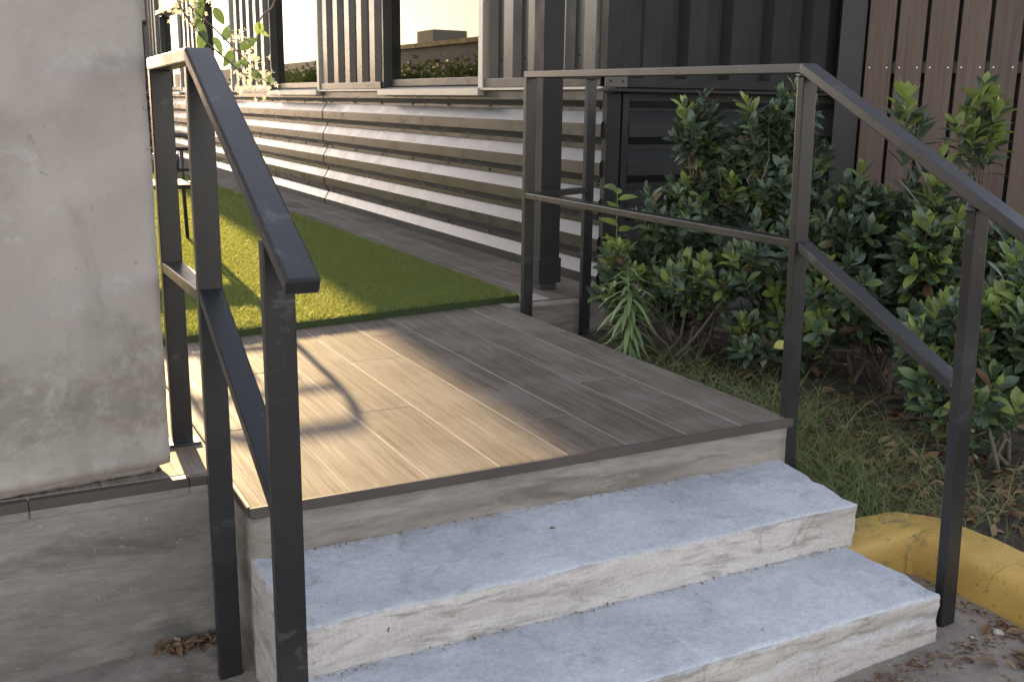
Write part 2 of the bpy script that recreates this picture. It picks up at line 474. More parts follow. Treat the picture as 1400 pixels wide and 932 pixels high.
# ------------------------------------------------------------------ deck
TT = 0.022                                        # tile thickness
deck = empty('deck', (0, 0, 0), 'raised tiled deck in grey brown wood look planks at the top of the steps', 'deck', kind='structure')
def deck_body():
    rblock('concrete_body', 0.004, 1.606, 0.004, 2.6, -0.47, -TT, 0.045, 0.006, M['slab'], deck, amp=0.004)
    box('concrete_body', 0.01, 2.28, 2.6, 17, -0.47, -TT - 0.001, M['slab'], deck)
    box('concrete_body', 1.61, 2.28, 1.93, 2.595, -0.47, -TT - 0.001, M['slab'], deck)
    box('concrete_body', -1.8, 0.0, 0.36, 17, -0.47, -TT - 0.002, M['slab'], deck)
    # grout bed, just below the plank tops
    bm = bmesh.new(); add_box(bm, 0.006, 1.612, 0.012, 2.2, -TT - 0.0005, -0.0012); add_box(bm, 1.62, 2.29, 1.935, 15, -TT - 0.0005, -0.0012)
    add_box(bm, -1.75, 0.0, 0.285, 2.4, -TT - 0.0005, -0.0012)
    finish('grout', bm, M['grout'], deck)
deck_body()
def plank(x0, x1, y0, y1):
    w, l = x1 - x0, y1 - y0
    bm = bmesh.new(); add_box(bm, x0, x1, y0, y1, -TT + 0.0005, random.uniform(-0.0007, 0.0006))
    top = [e for e in bm.edges if all(v.co.z > -0.01 for v in e.verts)]
    bmesh.ops.bevel(bm, geom=top, offset=0.0012, segments=1, affect='EDGES')
    return finish('plank', bm, M['tile'], deck, origin=((x0 + x1) / 2, (y0 + y1) / 2, 0))
G = 0.0017
xj = [0.006, 0.040, 0.245, 0.4475, 0.6445, 0.8475, 1.040, 1.2435, 1.440, 1.618]
joints = {0: [], 1: [0.594], 2: [1.179], 3: [0.607], 4: [1.205], 5: [0.33, 1.55], 6: [1.19], 7: [0.63], 8: [1.32]}
for i in range(9):
    ys = [0.014] + joints[i] + [2.15]
    for a, b in zip(ys, ys[1:]): plank(xj[i] + G, xj[i+1] - G, a + G, b - G)
# left return of the deck behind the low wall, and the walkway along the building
lx = [0.003 - 0.2 * k for k in range(0, 9)]
for k in range(8):
    ys = [0.297, 0.297 + (0.75 if k % 2 else 1.15), 2.4]
    for a, b in zip(ys, ys[1:]): plank(lx[k+1] + G, lx[k] - G, a + G, b - G)
wx = [1.70, 1.90, 2.10, 2.285]
for k in range(3):
    y = 1.955 if k else 2.155
    first = True
    while y < 14:
        L = (0.5 + 0.35 * k) if first else 1.2
        first = False
        plank(wx[k] + G, wx[k+1] - G, y + G, y + L - G); y += L
plank(1.655, 1.70 - G, 1.95, 2.15)
# dark edge strips
def edge_strip(p0, p1, lab=None):
    bm = bmesh.new(); add_bar(bm, p0, p1, 0.012, TT + 0.004)
    bev(bm, 0.002, 1)
    return finish('edge_strip', bm, M['trim'], deck)
edge_strip((0.0, 0.004, -TT/2 + 0.001), (1.62, 0.004, -TT/2 + 0.001))
edge_strip((0.001, 0.010, -TT/2 + 0.001), (0.001, 0.283, -TT/2 + 0.001))
edge_strip((1.66, 1.945, -TT/2 + 0.001), (2.29, 1.945, -TT/2 + 0.001))

low_wall = empty('low_wall', (-0.9, 0.3, -0.47), 'grey stained low concrete wall left of the steps under the pale pillar', 'wall')
rblock('rendered_wall', -2.2, 0.0, 0.275, 0.36, -0.6, -TT - 0.004, 0.04, 0.004, M['wallgrey'], low_wall, amp=0.003)
xs = [-2.2, -1.45, -0.85, -0.445, -0.085, 0.0]
for a, b in zip(xs, xs[1:]):
    box('cap_tile', a + 0.001, b - 0.001, 0.269, 0.296, -0.024, -0.0005, M['trim'], low_wall, 0.002)
for a, b in zip(xs, xs[1:]):
    box('skirting_tile', a + 0.002, b - 0.002, 0.2715, 0.290, -0.046, -0.0245, M['wallgrey'], low_wall, 0.002)

# ------------------------------------------------------------------ steps
steps = empty('concrete_steps', (0.75, -0.35, -0.4), 'two white painted concrete steps with chipped edges leading up to the deck', 'steps')
def step1(p, i, j, k):
    # right end widens towards the deck, ragged; nose slightly wavy
    if i > 0.5: p.x += (i - 0.5) * 2 * 0.065 * j
    if i > 0.93: p.x += 0.012 * fbm((p.y, p.z, 3), 14)
    if j < 0.1 or i > 0.97: p += V((1, -1, 0)) * 0.0016 * fbm(p, 70, 2)
    if j < 0.1: p.y += 0.005 * fbm((p.x, p.z * 0.4, 1), 3.0)
    if k > 0.9: p.z += 0.004 * fbm((p.x, p.y, 5), 4)
    if k < 0.6 and i > 0.9: p.x -= 0.02 * (0.6 - k)
    return p
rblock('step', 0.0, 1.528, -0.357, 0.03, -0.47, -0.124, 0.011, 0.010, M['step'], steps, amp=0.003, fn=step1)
def step2(p, i, j, k):
    if i > 0.93: p.x += 0.016 * fbm((p.y, p.z, 7), 12)
    if j < 0.1 or i > 0.97: p += V((1, -1, 0)) * 0.0018 * fbm(p, 70, 2)
    if j < 0.1:
        p.y += 0.006 * fbm((p.x, p.z * 0.4, 11), 2.6)
        # long crack where the nose coat has broken away
        c = -0.285 + 0.018 * fbm((p.x, 0, 2), 6) + 0.04 * (p.x - 1.2)
        if abs(p.z - c) < 0.008 and 0.75 < p.x < 1.46: p.y += 0.007
    if i > 0.9 and k < 0.5: p.x -= 0.055 * (0.5 - k) * 2 * (i - 0.9) * 10
    return p
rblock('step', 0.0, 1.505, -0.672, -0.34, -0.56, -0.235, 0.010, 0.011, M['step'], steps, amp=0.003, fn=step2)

# ------------------------------------------------------------------ pale pillar on the left
pillar = empty('concrete_pillar', (-0.6, 0.5, 0.0), 'pale cast concrete pillar standing on the low wall at the left edge', 'pillar')
def pil(p, i, j, k):
    # rotate slightly, ragged broken foot
    a = math.radians(7.0)
    q = V((p.x + 0.115, p.y - 0.338, 0))
    x = q.x * math.cos(a) - q.y * math.sin(a); y = q.x * math.sin(a) + q.y * math.cos(a)
    p.x, p.y = -0.115 + x, 0.338 + y
    if k < 0.012:
        p.z += 0.003 * fbm((p.x, p.y, 0), 14) + 0.004 * max(0, fbm((p.x, p.y, 4), 50))
    return p
rblock('shaft', -1.5, -0.112, 0.338, 0.62, 0.016, 2.3, 0.022, 0.008, M['pillar'], pillar, amp=0.003, fn=pil)
def foot(p, i, j, k):
    p = pil(p, i, j, 0.5)
    if i > 0.95: p.x += 0.010 * fbm((p.y, p.z, 0), 20)
    if j < 0.1: p.y += 0.003 * fbm((p.x, p.z, 3), 12) + 0.003 * fbm((p.x, p.z, 3), 60)
    if k < 0.1: p.z += 0.004 * fbm((p.x, 0, 8), 14) + 0.004 * fbm((p.x, 0, 4), 60)
    return p
rblock('mortar_bed', -1.5, -0.15, 0.346, 0.60, 0.003, 0.026, 0.008, 0.002, M['slab'], pillar, amp=0.002, fn=foot)

# ------------------------------------------------------------------ left handrail
PW, PD = 0.053, 0.028
lr = empty('handrail', (-0.05, 0.06, -0.44), 'black square tube handrail on the left of the steps, ending in a rounded overhang', 'handrail')
LX = -0.0505
SL = 0.51
def top_l(y): return 1.012 if y > 0.05 else 1.012 - SL * (0.05 - y)
def vpost(parent, x, y, z0, z1, w=PW, d=PD, x1=None):
    bm = bmesh.new(); vs = add_box(bm, x - w/2, x + w/2, y, y + d, z0, z1)
    if x1 is not None:
        for v in vs[4:]: v.co.x += x1 - x
    bev(bm, 0.003)
    return finish('post', bm, M['rail'], parent)
vpost(lr, LX, 0.535, 0.004, 0.978)
vpost(lr, LX, 0.05, -0.47, 0.974)
vpost(lr, LX, -0.53, -0.6, top_l(-0.53) - 0.032)
box('base_plate', -0.095, -0.006, 0.515, 0.585, 0.0, 0.007, M['rail'], lr, 0.002)
bar('top_rail', (LX, 0.565, 0.990), (LX, 0.046, 0.997), PW + 0.002, 0.030, M['rail'], lr, (1,0,0), 0.004)
k = 1 / math.sqrt(1 + SL * SL)
bar('top_rail', (LX, 0.058, 1.0005), (LX, -0.672, 1.0005 - SL * 0.730), PW + 0.003, 0.030, M['rail'], lr, (1,0,0), 0.005)
bar('mid_rail', (LX, 0.535, 0.483), (LX, 0.078, 0.487), PW - 0.002, 0.027, M['rail'], lr, (1,0,0))
bar('mid_rail', (LX, 0.056, 0.495), (LX, -0.505, 0.495 - SL * 0.561), PW - 0.002, 0.027, M['rail'], lr, (1,0,0))

# ------------------------------------------------------------------ right handrail
rr = empty('handrail', (1.64, 0.03, -0.2), 'black square tube handrail along the deck edge and down the right side of the steps', 'handrail')
P4, PB, P5 = V((1.640, 0.033, 0)), V((1.672, 1.785, 0)), V((1.585, -0.622, 0))
vpost(rr, P4.x, P4.y - PD/2, -0.30, 0.999, 0.05, 0.027, x1=1.602)
vpost(rr, PB.x, PB.y - PD/2, -0.30, 1.012, 0.05, 0.027, x1=1.672)
vpost(rr, P5.x, P5.y - PD/2, -0.42, 0.70, 0.05, 0.027, x1=1.531)
vpost(rr, 2.065, 1.91, -0.3, 1.015, 0.05, 0.027)
T4, TB = V((1.602, 0.033, 1.013)), V((1.672, 1.785, 1.026))
bar('top_rail', T4 + V((0, -0.012, 0)), TB + V((0, 0.012, 0)), 0.05, 0.027, M['rail'], rr)
T5 = V((1.531, -0.625, 0.714)); dd = (T5 - T4).normalized()
bar('top_rail', T4 - dd * 0.003 + V((0,0,0.001)), T5 + dd * 0.42, 0.051, 0.027, M['rail'], rr)
bar('top_rail', (1.690, 1.79, 1.027), (2.09, 1.924, 1.030), 0.05, 0.027, M['rail'], rr)
bar('mid_rail', (1.621, 0.046, 0.521), (1.672, 1.772, 0.512), 0.048, 0.026, M['rail'], rr)
bar('mid_rail', (1.622, 0.020, 0.520), (1.556, -0.61, 0.262), 0.048, 0.026, M['rail'], rr)
bar('mid_rail', (1.697, 1.79, 0.512), (2.042, 1.918, 0.515), 0.048, 0.026, M['rail'], rr)

def weld(p, size, parent, mat):
    bm = bmesh.new(); bmesh.ops.create_icosphere(bm, subdivisions=2, radius=1.0)
    for v in bm.verts:
        q = v.co.copy(); v.co = V((q.x * size[0], q.y * size[1], q.z * size[2])) * (1 + 0.5 * noise.noise(q * 2.3 + V(p) * 40)) + V(p)
    return finish('weld_bead', bm, mat, parent, smooth=True)
weld((1.577, 0.034, 0.994), (0.006, 0.016, 0.006), rr, M['rail'])
weld((1.600, 0.019, 0.994), (0.024, 0.005, 0.006), rr, M['rail'])
weld((1.506, -0.622, 0.688), (0.006, 0.016, 0.006), rr, M['rail'])
weld((1.535, -0.640, 0.690), (0.024, 0.006, 0.006), rr, M['rail'])
weld((1.548, -0.604, 0.262), (0.016, 0.010, 0.017), rr, M['rust'])['label'] = 'rusty tan weld bead where the sloping lower rail meets the post'

# ------------------------------------------------------------------ black steel column
sc_ = empty('steel_column', (2.05, 2.22, 0.0), 'black square steel column on the deck in front of the building corner', 'column')
box('shaft', 1.955, 2.065, 2.175, 2.275, 0.10, 3.4, M['column'], sc_, 0.003)
box('base_cover', 1.947, 2.073, 2.167, 2.283, 0.035, 0.16, M['column'], sc_, 0.004)
box('base_plate', 1.965, 2.055, 2.182, 2.268, 0.001, 0.036, M['dark_trim'], sc_, 0.003)

# ------------------------------------------------------------------ building with corrugated cladding
bd = empty('building', (2.3, 2.12, 0.0), 'long low building clad in bronze grey corrugated metal with mirror windows', 'building')
WX = 2.32
def hprofile():
    """(depth, z) from bottom to top; depth positive = towards the deck"""
    pts = []
    z = -0.03
    pts.append((0.0, z))
    for k in range(5):
        e = 0.055 + 0.19 * k                        # lower edge of the bright upper slope
        pts += [(0.0, e - 0.105), (0.042, e - 0.066), (0.042, e - 0.004), (0.040, e), (0.006, e + 0.056), (0.0, e + 0.060)]
    pts += [(0.0, 0.89), (0.03, 0.925), (0.03, 0.972)]
    out = []
    for p in pts:
        if p[1] >= -0.03 and (not out or p[1] > out[-1][1] + 1e-5): out.append(p)
    return out
HP = hprofile()
def screw(p, nrm, r, parent, mat):
    bm = bmesh.new()
    n = V(nrm)
    bmesh.ops.create_cone(bm, cap_ends=True, segments=8, radius1=r, radius2=r * 0.6, depth=r * 1.0)
    q = n.to_track_quat('Z', 'Y').to_matrix().to_4x4()
    bmesh.ops.transform(bm, matrix=Matrix.Translation(V(p)) @ q, verts=bm.verts)
    return finish('screw', bm, mat, parent)
def hsheet(y0, y1):
    bm = bmesh.new()
    lo = [bm.verts.new((WX - d, y0, z)) for d, z in HP]; hi = [bm.verts.new((WX - d, y1, z)) for d, z in HP]
    for i in range(len(HP) - 1): bm.faces.new((lo[i], hi[i], hi[i+1], lo[i+1]))
    # folded side lips so that the sheets butt with a dark joint
    for y, row in ((y0, lo), (y1, hi)):
        back = [bm.verts.new((WX + 0.02, y, z)) for d, z in HP]
        for i in range(len(HP) - 1): bm.faces.new((row[i], row[i+1], back[i+1], back[i]))
    o = finish('corrugated_sheet', bm, M['cladding'], bd)
    y = y0 + 0.08
    while y < min(y1, 9.5):
        for kk in (4, 2, 0):
            screw((WX - 0.003, y, 0.055 + 0.19 * kk + 0.073), (-1, 0, 0), 0.008, o, M['screw'])
        y += 0.62 if y0 < 3 else 0.58
    return o
hsheet(2.16, 3.9 + 0.0) if False else None
for a, b in ((2.165, 6.705), (6.730, 11.3), (11.325, 16.9)): hsheet(a, b)

def vprofile(y0, y1, pitch=0.295, depth=0.045, phase=0.0):
    pts = [(y0, 0.0)]
    y = y0 + phase
    while y < y1 - 0.02:
        for dy, d in ((0.03, 0.0), (0.055, depth), (0.165, depth), (0.19, 0.0)):
            if y0 + 0.005 < y + dy < y1 - 0.005: pts.append((y + dy, d))
        y += pitch
    pts.append((y1, 0.0))
    return pts
def vsheet(y0, y1, z0, z1, phase=0.0):
    bm = bmesh.new()
    pr = vprofile(y0, y1, phase=phase)
    lo = [bm.verts.new((WX + 0.02 - d, y, z0)) for y, d in pr]; hi = [bm.verts.new((WX + 0.02 - d, y, z1)) for y, d in pr]
    for i in range(len(pr) - 1): bm.faces.new((lo[i], lo[i+1], hi[i+1], hi[i]))
    o = finish('siding_sheet', bm, M['cladding'], bd)
    for y, d in pr[1:-1:4]:
        screw((WX + 0.018, y - 0.045, z0 + 0.14), (-1, 0, 0), 0.007, o, M['screw'])
    box('sill_channel', WX - 0.035, WX + 0.03, y0 + 0.004, y1 - 0.004, z0 - 0.018, z0 + 0.035, M['cladding'], bd, 0.003)
    box('drip_flashing', WX - 0.058, WX + 0.02, y0 - 0.05, y1 + 0.03, z0 - 0.034, z0 - 0.020, M['frame'], bd, 0.002)
    return o
SZ, HZ, TOPZ = 1.00, 2.12, 3.5
siding = [(2.19, 3.50), (5.27, 6.78), (8.50, 10.15), (11.85, 13.4), (15.1, 16.9)]
for n_, (a, b) in enumerate(siding): vsheet(a, b, SZ + 0.01, TOPZ, 0.02 + 0.07 * n_)
def window(y0, y1):
    f = box('window', WX + 0.060, WX + 0.14, y0, y1, SZ - 0.05, HZ + 0.02, M['dark_trim'], bd)
    # pane set back in the opening, mirrored
    bm = bmesh.new(); add_box(bm, WX + 0.049, WX + 0.057, y0 + 0.03, y1 - 0.03, SZ + 0.03, HZ)
    finish('pane', bm, M['glass'], f)
    box('jamb', WX - 0.02, WX + 0.057, y1 - 0.028, y1 - 0.002, SZ + 0.002, HZ, M['dark_trim'], f)
    box('jamb', WX - 0.045, WX + 0.057, y0 + 0.002, y0 + 0.062, SZ - 0.012, HZ, M['frame'], f, 0.003)
    # sloping sill and bottom frame
    bm = bmesh.new()
    vs = add_box(bm, WX - 0.075, WX + 0.055, y0 + 0.004, y1 - 0.03, SZ - 0.055, SZ - 0.012)
    for v in vs:
        if v.co.x > WX and v.co.z > SZ - 0.02: v.co.z += 0.02
    bev(bm, 0.003, 1)
    finish('sill', bm, M['frame'], f)
    box('bottom_frame', WX + 0.022, WX + 0.054, y0 + 0.063, y1 - 0.03, SZ + 0.011, SZ + 0.06, M['cladding'], f, 0.003)
    box('head_flashing', WX - 0.07, WX + 0.055, y0 - 0.02, y1 + 0.02, HZ + 0.022, HZ + 0.085, M['frame'], f, 0.003)
    # wall above
    box('siding_sheet', WX + 0.0, WX + 0.06, y0, y1, HZ + 0.09, TOPZ, M['cladding'], bd)
for a, b in ((3.50, 5.27), (6.78, 8.50), (10.15, 11.85), (13.4, 15.1)): window(a, b)
# body behind the cladding, and the roof edge
box('wall_core', WX + 0.2, 7.0, 2.30, 17.0, -0.45, TOPZ - 0.02, M['dark_trim'], bd)
box('wall_core', WX + 0.024, WX + 0.199, 2.18, 16.95, -0.45, SZ - 0.056, M['dark_trim'], bd)
box('roof_edge', WX - 0.10, 7.1, 2.0, 17.0, TOPZ, TOPZ + 0.25, M['dark_trim'], bd, 0.005)
# front wall, in shade, facing the planting bed
FY = 2.14
def vsheet_front(x0, x1, z0, z1):
    bm = bmesh.new()
    pr = vprofile(x0, x1, 0.27, 0.06, 0.02)
    lo = [bm.verts.new((x, FY + 0.03 - d, z0)) for x, d in pr]; hi = [bm.verts.new((x, FY + 0.03 - d, z1)) for x, d in pr]
    for i in range(len(pr) - 1): bm.faces.new((lo[i], lo[i+1], hi[i+1], hi[i]))
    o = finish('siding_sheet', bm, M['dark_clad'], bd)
    for x, d in pr[1:-1:4]: screw((x - 0.02, FY + 0.028, z0 + 0.12), (0, -1, 0), 0.007, o, M['screw'])
vsheet_front(2.40, 3.86, SZ, TOPZ)
def hsheet_front(x0, x1):
    bm = bmesh.new()
    lo = [bm.verts.new((x0, FY + 0.03 - d, z)) for d, z in HP]; hi = [bm.verts.new((x1, FY + 0.03 - d, z)) for d, z in HP]
    for i in range(len(HP) - 1): bm.faces.new((lo[i], hi[i], hi[i+1], lo[i+1]))
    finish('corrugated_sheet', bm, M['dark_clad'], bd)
hsheet_front(2.42, 3.86)
box('wall_core', 2.35, 6.9, FY + 0.04, 2.29, -0.45, TOPZ - 0.03, M['dark_trim'], bd)
box('corner_trim', WX - 0.045, WX + 0.045, FY - 0.02, FY + 0.045, SZ + 0.036, TOPZ - 0.004, M['dark_clad'], bd, 0.003)
box('corner_trim', WX + 0.046, WX + 0.16, FY - 0.016, FY + 0.028, SZ + 0.036, TOPZ - 0.004, M['dark_clad'], bd, 0.003)
box('corner_trim', WX - 0.03, WX + 0.05, FY - 0.01, FY + 0.035, -0.3, SZ - 0.04, M['dark_clad'], bd, 0.003)
box('corner_trim', WX + 0.06, WX + 0.098, FY - 0.012, FY + 0.025, -0.3, SZ - 0.04, M['dark_clad'], bd, 0.003)
box('sill_channel', WX + 0.07, 3.87, FY - 0.035, FY + 0.034, SZ - 0.012, SZ + 0.034, M['dark_clad'], bd, 0.003)
box('drip_flashing', WX - 0.06, 3.87, FY - 0.060, FY + 0.03, SZ - 0.034, SZ - 0.018, M['dark_clad'], bd, 0.002)
brk = box('corner_bracket', WX - 0.062, WX + 0.064, FY - 0.041, FY - 0.028, SZ - 0.013, SZ + 0.045, M['cladding'], bd, 0.002)
for x in (WX - 0.035, WX + 0.035): screw((x, FY - 0.045, SZ + 0.016), (0, -1, 0), 0.006, brk, M['screw'])
box('corner_trim', 3.865, 3.95, FY - 0.03, FY + 0.05, -0.3, TOPZ - 0.004, M['dark_trim'], bd, 0.003)
wl = empty('wall_light', (2.24, 16.5, 2.1), 'small pale box light fixed to the far end of the clad building', 'light')
box('housing', 2.19, 2.30, 16.38, 16.66, 2.10, 2.14, M['dark_trim'], wl, 0.004)
box('diffuser', 2.195, 2.295, 16.39, 16.65, 2.142, 2.60, M['frame'], wl, 0.006)
# tall far block, added so its edge casts the evening shadow along the deck
shade_block = empty('building', (1.9, 17.2, 0.0), 'tall clad block added beyond the last window to cast the shadow edge on the deck', 'building')
box('wall', 1.93, 6.0, 17.2, 21, -0.4, 5.6, M['cladding'], shade_block)
for k in range(3): box('rib', 1.90, 1.93, 17.25 + 0.3 * k, 17.36 + 0.3 * k, 0, 5.6, M['cladding'], shade_block)
for k in range(8): box('rib', 1.97 + 0.12 * k, 2.01 + 0.12 * k, 17.16, 17.199, 0, 5.6, M['cladding'], shade_block)

# ------------------------------------------------------------------ brown board screen on the right
scr = empty('wood_screen', (3.78, 1.9, -0.2), 'screen of upright dark brown boards with bright screws beyond the hedge', 'fence')
th = -0.984
du = V((math.cos(th), math.sin(th), 0)); dn = V((math.sin(th), -math.cos(th), 0))   # dn faces away from camera?
if (CAM - V((3.78, 1.9, 0))).dot(dn) < 0: dn = -dn
O = V((3.775, 1.90, 0))
pit = 0.15
for i in range(-1, 9):
    a = O + du * (i * pit - 0.022)
    bm = bmesh.new()
    w = 0.131
    t_ = 0.024
    rows = []
    for z in (-0.25, 3.2):
        rows.append([bm.verts.new(a + V((0,0,z)) + du * s + dn * t) for s, t in ((0, -t_), (w, -t_), (w, 0), (0, 0))])
    for q in range(4): bm.faces.new((rows[0][q], rows[0][(q+1) % 4], rows[1][(q+1) % 4], rows[1][q]))
    bm.faces.new(rows[0][::-1]); bm.faces.new(rows[1])
    bev(bm, 0.003)
    if i == -1: bmesh.ops.translate(bm, verts=bm.verts, vec=-dn * 0.03)
    o = finish('board', bm, M['board'] if i >= 0 else M['dark_trim'], scr, origin=a)
    if i >= 0:
        for z in (1.113, 2.3, 0.1):
            for s in (0.022, 0.109): screw(a + du * s + V((0, 0, z)) + dn * 0.001, dn, 0.0055, o, M['steel'])
for z in (0.1, 1.113, 2.3):
    bar('back_rail', O + du * 0.02 - dn * 0.045 + V((0,0,z)), O + du * 1.4 - dn * 0.045 + V((0,0,z)), 0.04, 0.06, M['dark_trim'], scr, dn)
# plain dark wall behind the gaps
bar('back_panel', O + du * (-0.1) - dn * 0.16 + V((0,0,1.4)), O + du * 1.5 - dn * 0.16 + V((0,0,1.4)), 0.02, 3.3, M['dark_trim'], scr, dn)

# ------------------------------------------------------------------ yellow curb
def make_curb():
    path = [(1.40, -0.315), (1.56, -0.305), (1.68, -0.300)]
    for k in range(1, 8):
        a = math.pi / 2 * (1 - k / 8); path.append((1.70 + 0.11 * math.cos(a), -0.41 + 0.11 * math.sin(a)))
    y = -0.43
    while y > -3.0: path.append((1.815 + 0.004 * math.sin(y * 9), y)); y -= 0.03
    prof = []
    hw, h = 0.085, 0.125
    for k in range(19):
        a = math.pi * k / 18
        cx, cz = math.cos(a), math.sin(a)
        prof.append((-hw * (abs(cx) ** 0.32) * (1 if cx > 0 else -1), h * (cz ** 0.38)))
    prof = [(-hw - 0.012, -0.08)] + prof + [(hw + 0.01, -0.08)]
    bm = bmesh.new(); rows = []
    for i, (x, y) in enumerate(path):
        a, b = V(path[max(i-1, 0)]), V(path[min(i+1, len(path)-1)])
        d = (b - a).normalized(); n = V((-d.y, d.x))         # left of travel
        gz = ground_z(x, y)
        row = []
        for s, z in prof:
            p = V((x - n.x * s, y - n.y * s, gz + z))
            p += V((fbm(p, 9), fbm(p + V((5,0,0)), 9), fbm(p + V((0,7,0)), 9))) * 0.006 + V((0,0,1)) * 0.003 * fbm(p, 30)
            row.append(bm.verts.new(p))
        rows.append(row)
    for a, b in zip(rows, rows[1:]):
        for k in range(len(prof) - 1): bm.faces.new((a[k], a[k+1], b[k+1], b[k]))
    o = finish('curb', bm, M['curb'], smooth=True)
    tag(o, 'yellow painted concrete curb with worn spots curving around the planting bed', 'curb')
make_curb()

# ------------------------------------------------------------------ artificial turf
def make_blades(n, sampler, hmin, hmax, width, lean, bend, segs=2):
    """vectorised grass: each blade is a tapering strip"""
    P = sampler(n)
    n = len(P)
    h = rng.uniform(hmin, hmax, n); az = rng.uniform(0, 2*np.pi, n); ln = rng.normal(0, lean, n)
    laz = rng.uniform(0, 2*np.pi, n)
    wd = np.stack([np.cos(az), np.sin(az), np.zeros(n)], 1)
    ld = np.stack([np.cos(laz), np.sin(laz), np.zeros(n)], 1)
    w = width * rng.uniform(0.7, 1.3, n)
    verts = []
    for s in range(segs + 1):
        t = s / segs
        c = P + np.array([0, 0, 1.0]) * (h * (t - bend * 0.3 * t * t))[:, None] + ld * (h * (np.abs(ln) * t + bend * t * t * 0.6))[:, None]
        if s < segs:
            ww = (w * (1 - 0.75 * t) / 2)[:, None]
            verts += [c - wd * ww, c + wd * ww]
        else: verts += [c]
    k = len(verts)
    co = np.stack(verts, 1).reshape(-1, 3)
    base = np.arange(n)[:, None] * k
    tris = []
    for s in range(segs - 1):
        a = 2 * s; tris += [[a, a+1, a+3], [a, a+3, a+2]]
    a = 2 * (segs - 1); tris += [[a, a+1, a+2]]
    idx = np.concatenate([base + np.array(t)[None, :] for t in tris], 1).reshape(-1, 3)
    return co, idx
def mesh_np(name, co, idx, mats, midx=None, smooth=False):
    me = bpy.data.meshes.new(name)
    nt, k = idx.shape
    me.vertices.add(len(co)); me.vertices.foreach_set('co', co.astype(np.float32).ravel())
    me.loops.add(nt * k); me.loops.foreach_set('vertex_index', idx.astype(np.int32).ravel())
    me.polygons.add(nt); me.polygons.foreach_set('loop_start', np.arange(0, nt * k, k, dtype=np.int32))
    if midx is not None: me.polygons.foreach_set('material_index', midx.astype(np.int32))
    if smooth: me.polygons.foreach_set('use_smooth', np.ones(nt, dtype=bool))
    for m_ in mats: me.materials.append(m_)
    me.update(calc_edges=True); me.validate()
    return me
def turf_front(x): return 1.70 + 0.155 * x
def make_turf():
    bm = bmesh.new()
    TL, TR, TE = -1.7, 1.735, 14.0
    vs = []
    for z in (0.001, 0.027):
        vs.append([bm.verts.new((TL, turf_front(TL), z)), bm.verts.new((TR, turf_front(TR), z)), bm.verts.new((TR, TE, z)), bm.verts.new((TL, TE, z))])
    bm.faces.new(vs[1]); 
    for q in range(4): bm.faces.new((vs[0][q], vs[0][(q+1) % 4], vs[1][(q+1) % 4], vs[1][q]))
    cos, idxs, off = [], [], 0
    for y0, y1, xl, dens, wd in ((0, 3.0, -0.3, 42000, 0.0028), (3.0, 5.0, 0.1, 24000, 0.0038), (5.0, 9.0, 0.4, 10000, 0.006), (9, 14, 0.6, 3000, 0.010)):
        def smp(n):
            x = rng.uniform(xl, TR, n); y = rng.uniform(max(y0, 1.6), y1, n)
            k_ = (y > 1.70 + 0.155 * x + 0.004 * rng.random(n))
            return np.stack([x[k_], y[k_], np.full(k_.sum(), 0.025)], 1)
        co, idx = make_blades(int(dens * (TR - xl) * (y1 - max(y0, 1.6))), smp, 0.008, 0.026, wd, 0.6, 0.5)
        cos.append(co); idxs.append(idx + off); off += len(co)
    me = mesh_np('turf_blades', np.concatenate(cos), np.concatenate(idxs), [M['turf']])
    o = link('artificial_turf', me)
    tag(o, 'strip of short bright green artificial turf laid on the deck', 'turf', kind='stuff')
    b = finish('turf_backing', bm, M['turf_base'], o)
make_turf()

# ------------------------------------------------------------------ leaves: shared templates
def leaf_template(L, W, shape, curl=0.15, fold=0.18, rows=6):
    """flat leaf along +Y, up = +Z; returns verts, quads"""
    vs, fs = [], []
    for r in range(rows + 1):
        t = r / rows
        w = W * shape(t)
        z = -curl * L * t * t
        vs += [(-w/2, L * t, z + fold * w / 2), (0, L * t, z), (w/2, L * t, z + fold * w / 2)]
    for r in range(rows):
        a = 3 * r
        fs += [(a, a+1, a+4, a+3), (a+1, a+2, a+5, a+4)]
    return np.array(vs), np.array(fs)
obov = lambda t: (math.sin(math.pi * min(1, t ** 1.30)) ** 0.72) * 0.97 + 0.03 if t < 0.999 else 0.06
ovat = lambda t: (math.sin(math.pi * t ** 0.75) ** 0.9) * 0.97 + 0.03 if t < 0.999 else 0.0
lanc = lambda t: (math.sin(math.pi * t ** 0.7) ** 0.7) * 0.97 + 0.03 if t < 0.999 else 0.0
TEMPL = [leaf_template(1.0, 0.42, obov, 0.12, 0.25, 5), leaf_template(1.0, 0.46, obov, 0.02, 0.30, 5), leaf_template(1.0, 0.38, obov, 0.28, 0.20, 5)]
def tmesh(name, T, mat):
    me = bpy.data.meshes.new(name)
    me.from_pydata([tuple(v) for v in T[0]], [], [tuple(int(i) for i in f) for f in T[1]])
    me.materials.append(mat)
    me.polygons.foreach_set('use_smooth', [True] * len(me.polygons))
    return me
LEAF.append(M['dry_leaf'])
LEAF_ME = {(t, c): tmesh('leaf', TEMPL[t], LEAF[c]) for t in range(3) for c in range(4)}
def leaf_matrix(p, d, up, size):
    y = V(d).normalized(); x = y.cross(V(up))
    if x.length < 1e-4: x = y.orthogonal()
    x.normalize(); z = x.cross(y)
    m_ = Matrix((x, y, z)).transposed().to_4x4()
    m_ = m_ @ Matrix.Scale(size, 4); m_.translation = V(p)
    return m_
